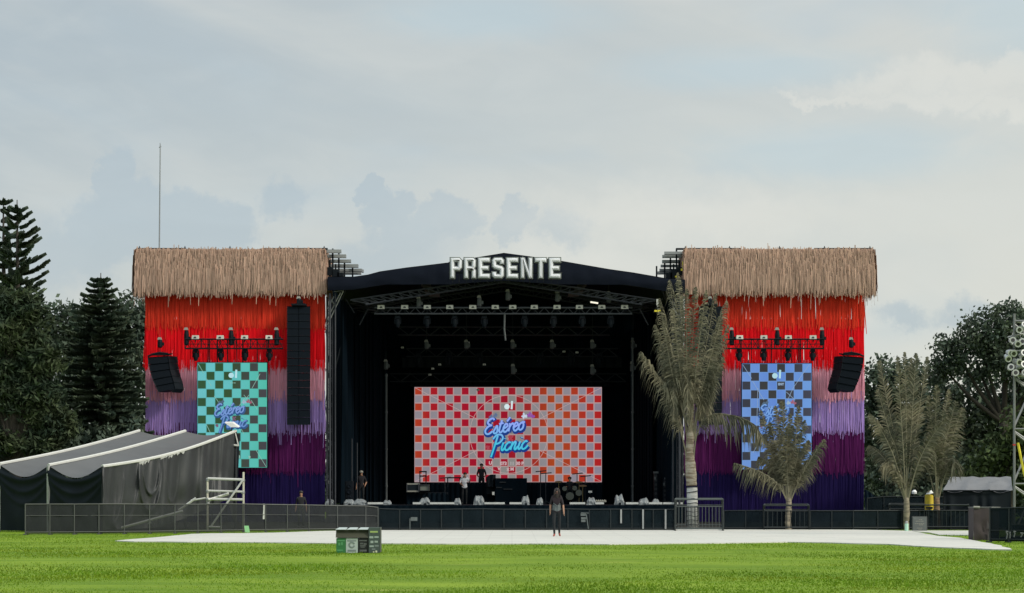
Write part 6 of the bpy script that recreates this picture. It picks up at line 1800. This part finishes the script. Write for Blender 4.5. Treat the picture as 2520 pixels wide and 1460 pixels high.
t = thing('site_light', 'small round pale lamp on a thin post behind the right palms', 'lamp', P(2250, 1240, 98)); p = P(2250, 1212, 98)
mb = MB(); mb.lathe(p, [(.02, -.11), (.11, -.06), (.12, .03), (.05, .11)], 10); mb.build('globe', M['lamp_bright'], t); mb = MB(); mb.bar((p.x, p.y, 0), p, .02, 5); mb.build('post', M['dark_steel'], t)


# rear hoarding and tents on the right
fence('mesh_fence', 'dark hoarding behind the right palms, between the right tower and the grey tent', [(2134, 1296, 1226), (2175, 1296, 1222), (2325, 1296, 1222)], 46, M['mesh_black'], M['fence_dark'])


def small_tent(label, x0, x1, top, eave, Y, mat, group=None):
    root = thing('event_tent', label, 'tent', Vector(((P(x0, 0, Y).x + P(x1, 0, Y).x) / 2, Y, 0)), group)
    mb = MB()
    def roof(u, v):
        yb = eave + 1.5 * math.sin(u * 9); p = P(x0 + (x1 - x0) * u + (1 - v) * (18 - 36 * u + 14 * u), top + (yb - top) * v + 3 * math.sin(u * 14) * v * (1 - v), Y + 1.8 * (1 - v)); p.z -= .10 * abs(math.sin(u * math.pi * 3)) * v + .06 * mnoise.noise((u * 7, v * 3, 2)); return p
    mb.grid(roof, 48, 12); mb.build('roof_cloth', mat, root, smooth=True)
    mb = MB()
    def wall(u, v):
        p = P(x0 + 2 + (x1 - x0 - 6) * u, eave + 1, Y + .05); p.z = p.z * (1 - v) + .05 * v; p.y += .10 * math.sin(u * 30 + 2 * math.sin(u * 11)) * v; return p
    mb.grid(wall, 70, 8); mb.build('front_wall', M['tarp_dark'], root, smooth=True)
    for f in (0, .5, .98):
        p = P(x0 + 2 + (x1 - x0 - 6) * f, eave, Y + .15); mb = MB(); mb.bar((p.x, p.y, 0), p, .04, 5); mb.build('post', M['dark_steel'], root)
    mb = MB(); mb.bar(P(x0, eave + 1.5, Y - .06), P(x1 - 16, eave + 1.5, Y - .06), .03, 5); mb.build('eave_pole', M['black'], root)


small_tent('grey tarp roofed tent at the right behind the palms', 2321, 2492, 1174, 1206, 92.5, M['tarp_sheen'] if 'tarp_sheen' in M else M.setdefault('tarp_sheen', principled('grey_tarp', (.12, .124, .14), .38, spec=.6, var=.3, scale=1.5, bump=.4, bscale=4)))
t = thing('tarp_heap', 'black tarp draped from the foot of the right tower', 'tarp', P(2160, 1250, 101)); mb = MB()
mb.grid(lambda u, v: P(2128 + 48 * u, 1205 + 36 * u ** 1.3 + (1290 - 1205 - 36 * u ** 1.3) * v, 101 - 2 * v) + Vector((0, -.12 * math.sin(u * 26 - v * 9), 0)), 40, 12); mb.build('sheet', M['drape'], t, smooth=True)


# dark covered crate at the end of the flooring
def crate():
    g_ = G(2428, 1330.5); Y = g_.y; t = thing('covered_crate', 'tall dark brown cloth-covered crate at the right end of the white flooring', 'crate', g_)
    a, b = P(2396, 1250, Y), P(2459, 1330.5, Y); mb = MB()
    mb.grid(lambda u, v: Vector((a.x + (b.x - a.x) * u, Y + .015 * math.sin(u * 9 + v * 5) - .05 * mnoise.noise((u * 3, v * 3, 3)), max(.01, a.z - .02 * u + (b.z - a.z) * v))), 16, 14)
    for x in (a.x, b.x): mb.grid(lambda u, v, x=x: Vector((x, Y + .8 * u, max(.01, a.z + (0.01 - a.z) * v))), 4, 6)
    mb.build('cover', M['wood_box'], t, smooth=True)
    mb = MB(); mb.box(((a.x + b.x) / 2, Y + .4, a.z + .01), (b.x - a.x + .02, .82, .04)); mb.build('lid', M['fence_grey'], t)
    mb = MB(); mb.tube([P(2396, 1248, Y - .03), P(2411, 1248.5, Y - .03)], .04, 6); mb.tube([P(2440, 1250, Y - .03), P(2462, 1250, Y - .03)], .03, 6); mb.build('roll_bar', M['bag'], t)
    mb = MB(); mb.add([P(2429, 1280, Y - .06), P(2441, 1302, Y - .06), P(2428, 1302, Y - .06)], [(0, 1, 2)]); mb.add([P(2430, 1306, Y - .055), P(2441, 1312, Y - .055), P(2441, 1330, Y - .055), P(2430, 1330, Y - .055)], [(0, 1, 2, 3)]); mb.build('cover_patch', principled('grey_patch', (.065, .058, .062), .8, var=.3), t)


crate()
# odds and ends inside the right barrier
for i, (x, y0, y1, w) in enumerate(((2476, 1308, 1326, 5), (2484, 1310, 1325, 3), (2494, 1308, 1322, 6), (2511, 1312, 1322, 8))):
    Y = 66.6; t = thing('stage_clamp', f'pale metal clamp lying {ORD[i]} from the brown crate under the light tower', 'clamp', P(x, y1, Y), 'clamps under the light tower')
    mb = MB(); a, b = P(x, y0, Y), P(x + 1, y1, Y); mb.tube([a, a.lerp(b, .4) + Vector((L(w, Y) * .5, 0, 0)), b], .022, 5); mb.tube([a, a + Vector((L(w, Y), 0, -.01))], .025, 5); mb.build('hook', M['steel_dim'], t)
t = thing('lighting_console_case', 'dark case on low legs inside the right barrier at the picture edge', 'case', P(2500, 1332, 68.5)); Y = 69.5
mb = pbox(2471, 1322, 2600, 1331, Y, .6); mb.build('lower_shelf', M['tarp_dark'], t); mb = pbox(2486, 1292, 2600, 1309, Y + .2, .6); mb.build('upper_case', M['tarp_dark'], t)
mb = MB(); mb.bar(P(2487, 1291, Y + .15), P(2600, 1292, Y + .15), .03, 5); mb.bar(P(2473, 1320, Y - .05), P(2600, 1321, Y - .05), .025, 5); [mb.bar(P(x, 1292, Y + .18), P(x, 1333, Y + .18), .03, 5) for x in (2488, 2560)]; mb.build('frame', M['fence_grey'], t)


# light tower at the right picture edge
def light_tower():
    Y = 76.0; x0, x1 = 2496, 2650; t = thing('light_tower', 'grey scaffold light tower cut by the right picture edge', 'tower', Vector((P(x0, 0, Y).x + 1, Y + 1, 0)))
    lv = [1324, 1191, 1056, 923, 790]; zz = [P(0, y, Y).z for y in lv]; zz[0] = 0.0
    XL, XR = P(x0, 0, Y).x, P(x1, 0, Y).x
    cs = [(XL, Y), (XR, Y), (XR + 1.2, Y + 2.1), (XL + 1.2, Y + 2.1)]
    for (x, y) in cs:
        mb = MB(); mb.bar((x, y, 0), (x, y, zz[-1] + .25), .045, 6); mb.lathe((x, y, 0), [(.12, 0), (.12, .03)], 8); mb.build('leg', M['tower_steel'] if 'tower_steel' in M else M.setdefault('tower_steel', principled('weathered_steel', (.19, .20, .205), .5, .4, var=.25)), t)
    for k in range(1, 5):
        for i in range(4):
            a, b = cs[i], cs[(i + 1) % 4]; mb = MB(); mb.bar((*a, zz[k]), (*b, zz[k]), .038, 6); mb.build('ledger', M['tower_steel'], t)
    for k in range(4):
        for i in range(4):
            a, b = cs[i], cs[(i + 1) % 4]
            mb = MB(); mb.bar((*a, zz[k + 1] - .12), (*b, zz[k] + .1), .036, 6); mb.build('brace', M['tower_steel'], t)
            if i == 0 and k: mb = MB(); mb.bar((*a, zz[k] - .08), (a[0] + 1.0, a[1], zz[k] - .75), .035, 6); mb.build('knee_brace', M['tower_steel'], t)
    mb = MB(); mb.tube([P(2505, 1090, Y + .3), P(2511, 1120, Y + .3), P(2520, 1165, Y + .3), P(2545, 1230, Y + .3)], .045, 6); mb.build('ratchet_strap', M['yellow'], t)
    mb = MB(); mb.box(P(2496, 1095, Y - .06), (.10, .03, .05)); mb.build('red_tape', principled('red_tape', (.45, .03, .03), .6), t)
    Yl = Y - .15
    lamps = [(2484, 868, 140), (2507, 812, 40), (2518, 805, 20), (2490, 838, 150), (2503, 846, 190), (2513, 842, 30), (2494, 868, 205), (2516, 872, 35), (2528, 850, 20), (2502, 890, 120), (2486, 905, 160), (2512, 900, 60), (2497, 918, 200), (2520, 918, 30), (2535, 890, 10), (2540, 830, 0), (2550, 905, 50), (2479, 880, 170)]
    lamps.sort(key=lambda q: q[1])
    for i, (x, y, a) in enumerate(lamps):
        o = thing('spot_lamp', f'small silver spot lamp clamped on the right light tower, {["lowest", "upper", "outermost", "inner"][i % 4]} of its cluster', 'lamp', P(x, y, Yl), 'spot lamps on the light tower'); o['label'] = f'small silver spot lamp, {ORD[i] if i < 9 else ORD[17 - i]} from the {"top" if i < 9 else "bottom"} of the cluster on the light tower'
        rot = Matrix.Rotation(R(a), 3, 'Y') @ Matrix.Rotation(R(58 + (i * 37) % 40), 3, 'X'); p = P(x, y, Yl - .05 * (i % 3))
        mb = MB(); mb.lathe(p, [(.05, -.17), (.085, -.15), (.085, .02), (.115, .06), (.12, .17)], 10, rot=rot); mb.build('can', M['lamp_can'] if 'lamp_can' in M else M.setdefault('lamp_can', principled('silver_lamp_can', (.50, .52, .52), .35, .4, var=.25)), o)
        mb = MB(); mb.lathe(p, [(.07, .171), (.07, .176)], 10, rot=rot); mb.build('lens', M['glass_dark'], o)
        mb = MB(); mb.bar(p, p + Vector((.05, .12, .16)), .018, 4); mb.bar(p + rot @ Vector((.1, 0, 0)), p + Vector((.05, .12, .16)), .014, 4); mb.build('yoke', M['mid_steel'], o)
    for (ya, yb, xe) in ((830, 812, 2560), (866, 858, 2565), (904, 896, 2565)):
        mb = MB(); mb.bar(P(2480, ya, Y - .02), P(xe, yb, Y + .3), .03, 6); mb.build('lamp_bar', M['steel'], t)


light_tower()


# ------------------------------------------------------------------ recycling point on the lawn
def recycling():
    g_ = G(881, 1361); Y = g_.y; t = thing('recycling_station', 'recycling station with green, white and black bins and a grey-green panel on the lawn', 'recycling bin', g_)
    def X(px): return P(px, 0, Y).x
    def Z(py): return max(0.0, P(0, py, Y).z)
    def slab(nm, x0, x1, y0, y1, dy, dep, mat, parent=t, top=None):
        mb = MB(); mb.box(((X(x0) + X(x1)) / 2, Y + dy + dep / 2, (Z(y0) + Z(y1)) / 2), (X(x1) - X(x0), dep, abs(Z(y0) - Z(y1))), top=top); return mb.build(nm, mat, parent)
    ln = principled('pale_print', (.33, .40, .38), .6, var=.3, scale=20); gl = principled('soft_green_print', (.10, .32, .14), .6); dk = principled('grey_print_marks', (.20, .24, .24), .6); dg = principled('dim_print', (.10, .11, .11), .6, var=.4, scale=20); gn = principled('lime_print', (.35, .46, .16), .6, var=.3, scale=16); cr = principled('cream_print', (.62, .64, .45), .6)
    bins = [(827.5, 851, 'green_paint', gl, 'green bin'), (851.5, 880.5, 'white_card', dk, 'pale white bin'), (881, 906, 'black_card', dg, 'black bin')]
    for i, (a, b, m_, pm, lb) in enumerate(bins):
        o = slab('bin', a, b, 1325, 1361, 0, .45, M[m_], top=(1.0, 1.0)); o['label'] = lb
        w = b - a
        slab('print_bar', a + w * .12, b - w * .12, 1329.5, 1332.3, -.006, .005, pm, o)
        if i == 0:
            slab('print_shape', a + w * .22, a + w * .42, 1336, 1343, -.006, .005, pm, o); slab('print_shape', a + w * .5, a + w * .68, 1334.5, 1342, -.006, .005, pm, o); slab('print_bar', a + w * .1, a + w * .7, 1353, 1356, -.006, .005, pm, o)
        if i == 1:
            mb = MB(); c = P((a + b) / 2, 1341, Y - .006); mb.tube([c + Vector((math.cos(q) * .065, 0, math.sin(q) * .065)) for q in np.linspace(.3, 6.0, 14)], .022, 5, flat=.2); mb.build('print_ring', pm, o); slab('print_bar', a + w * .15, b - w * .15, 1353, 1357.5, -.006, .005, pm, o)
        if i == 2:
            for (dx, y0, y1, ww) in ((.2, 1336, 1340, .3), (.55, 1337, 1341, .3), (.2, 1342, 1345, .55), (.25, 1346, 1348, .4)): slab('print_shape', a + w * dx, a + w * (dx + ww), y0, y1, -.006, .005, pm, o)
            slab('print_bar', a + w * .15, b - w * .15, 1353, 1357.5, -.006, .005, pm, o)
    # hood: leaning olive board with pale lids on top
    for i, (a, b) in enumerate(((826.5, 853), (853, 879.5), (879.5, 906.5))):
        mb = MB(); y0, y1 = Y + .10, Y - .03; za, zb = Z(1303.5), Z(1323.5)
        mb.add([(X(a), y1, zb), (X(b), y1, zb), (X(b), y0, za), (X(a), y0, za), (X(a), y1 + .03, zb), (X(b), y1 + .03, zb), (X(b), y0 + .03, za), (X(a), y0 + .03, za)], [(0, 1, 2, 3), (4, 7, 6, 5), (0, 3, 7, 4), (1, 5, 6, 2), (0, 4, 5, 1), (2, 6, 7, 3)]); mb.build('hood_board', M['olive_card'], t)
        mb = MB(); xa, xb = X(a + .8), X(b - .8); mb.add([(xa - .02 * (i == 0), Y - .02, Z(1303)), (xb, Y - .02, Z(1303)), (xb, Y + .42, Z(1298.8)), (xa + .05, Y + .42, Z(1298.8)), (xa, Y - .02, Z(1304)), (xb, Y - .02, Z(1304)), (xb, Y + .42, Z(1300)), (xa + .05, Y + .42, Z(1300))], [(0, 1, 2, 3), (4, 7, 6, 5), (0, 4, 5, 1), (1, 5, 6, 2), (2, 6, 7, 3), (3, 7, 4, 0)]); mb.build('lid', M['white_card'], t)
        o = slab('rear_board', a + .2, b - .2, 1301, 1361, .46, .02, M['olive_card'])
    pn = slab('info_panel', 907.5, 935.5, 1298.5, 1361, -.03, .5, M['grey_card'])
    for (x0, x1, y0, y1, m_) in ((911, 930, 1307, 1311, gn), (916, 924, 1313, 1315, dg), (909.5, 919, 1320, 1325, ln), (921.5, 932, 1320, 1324, ln), (912, 919, 1331, 1337, ln), (922, 930, 1331, 1335.5, ln), (909.5, 920, 1342.5, 1346.5, ln), (922, 932, 1341.5, 1345.5, dk), (915, 924, 1350, 1353.5, dk), (918, 921.5, 1357, 1360, cr), (924, 928.5, 1355, 1360, cr)):
        slab('panel_print', x0, x1, y0, y1, -.036, .005, m_, pn)
    slab('panel_edge', 934.6, 936.2, 1298.2, 1361, -.034, .51, M['fence_grey'], pn)


recycling()
# spare hidden prototypes that were never placed are moved onto their first user already; nothing else is left over
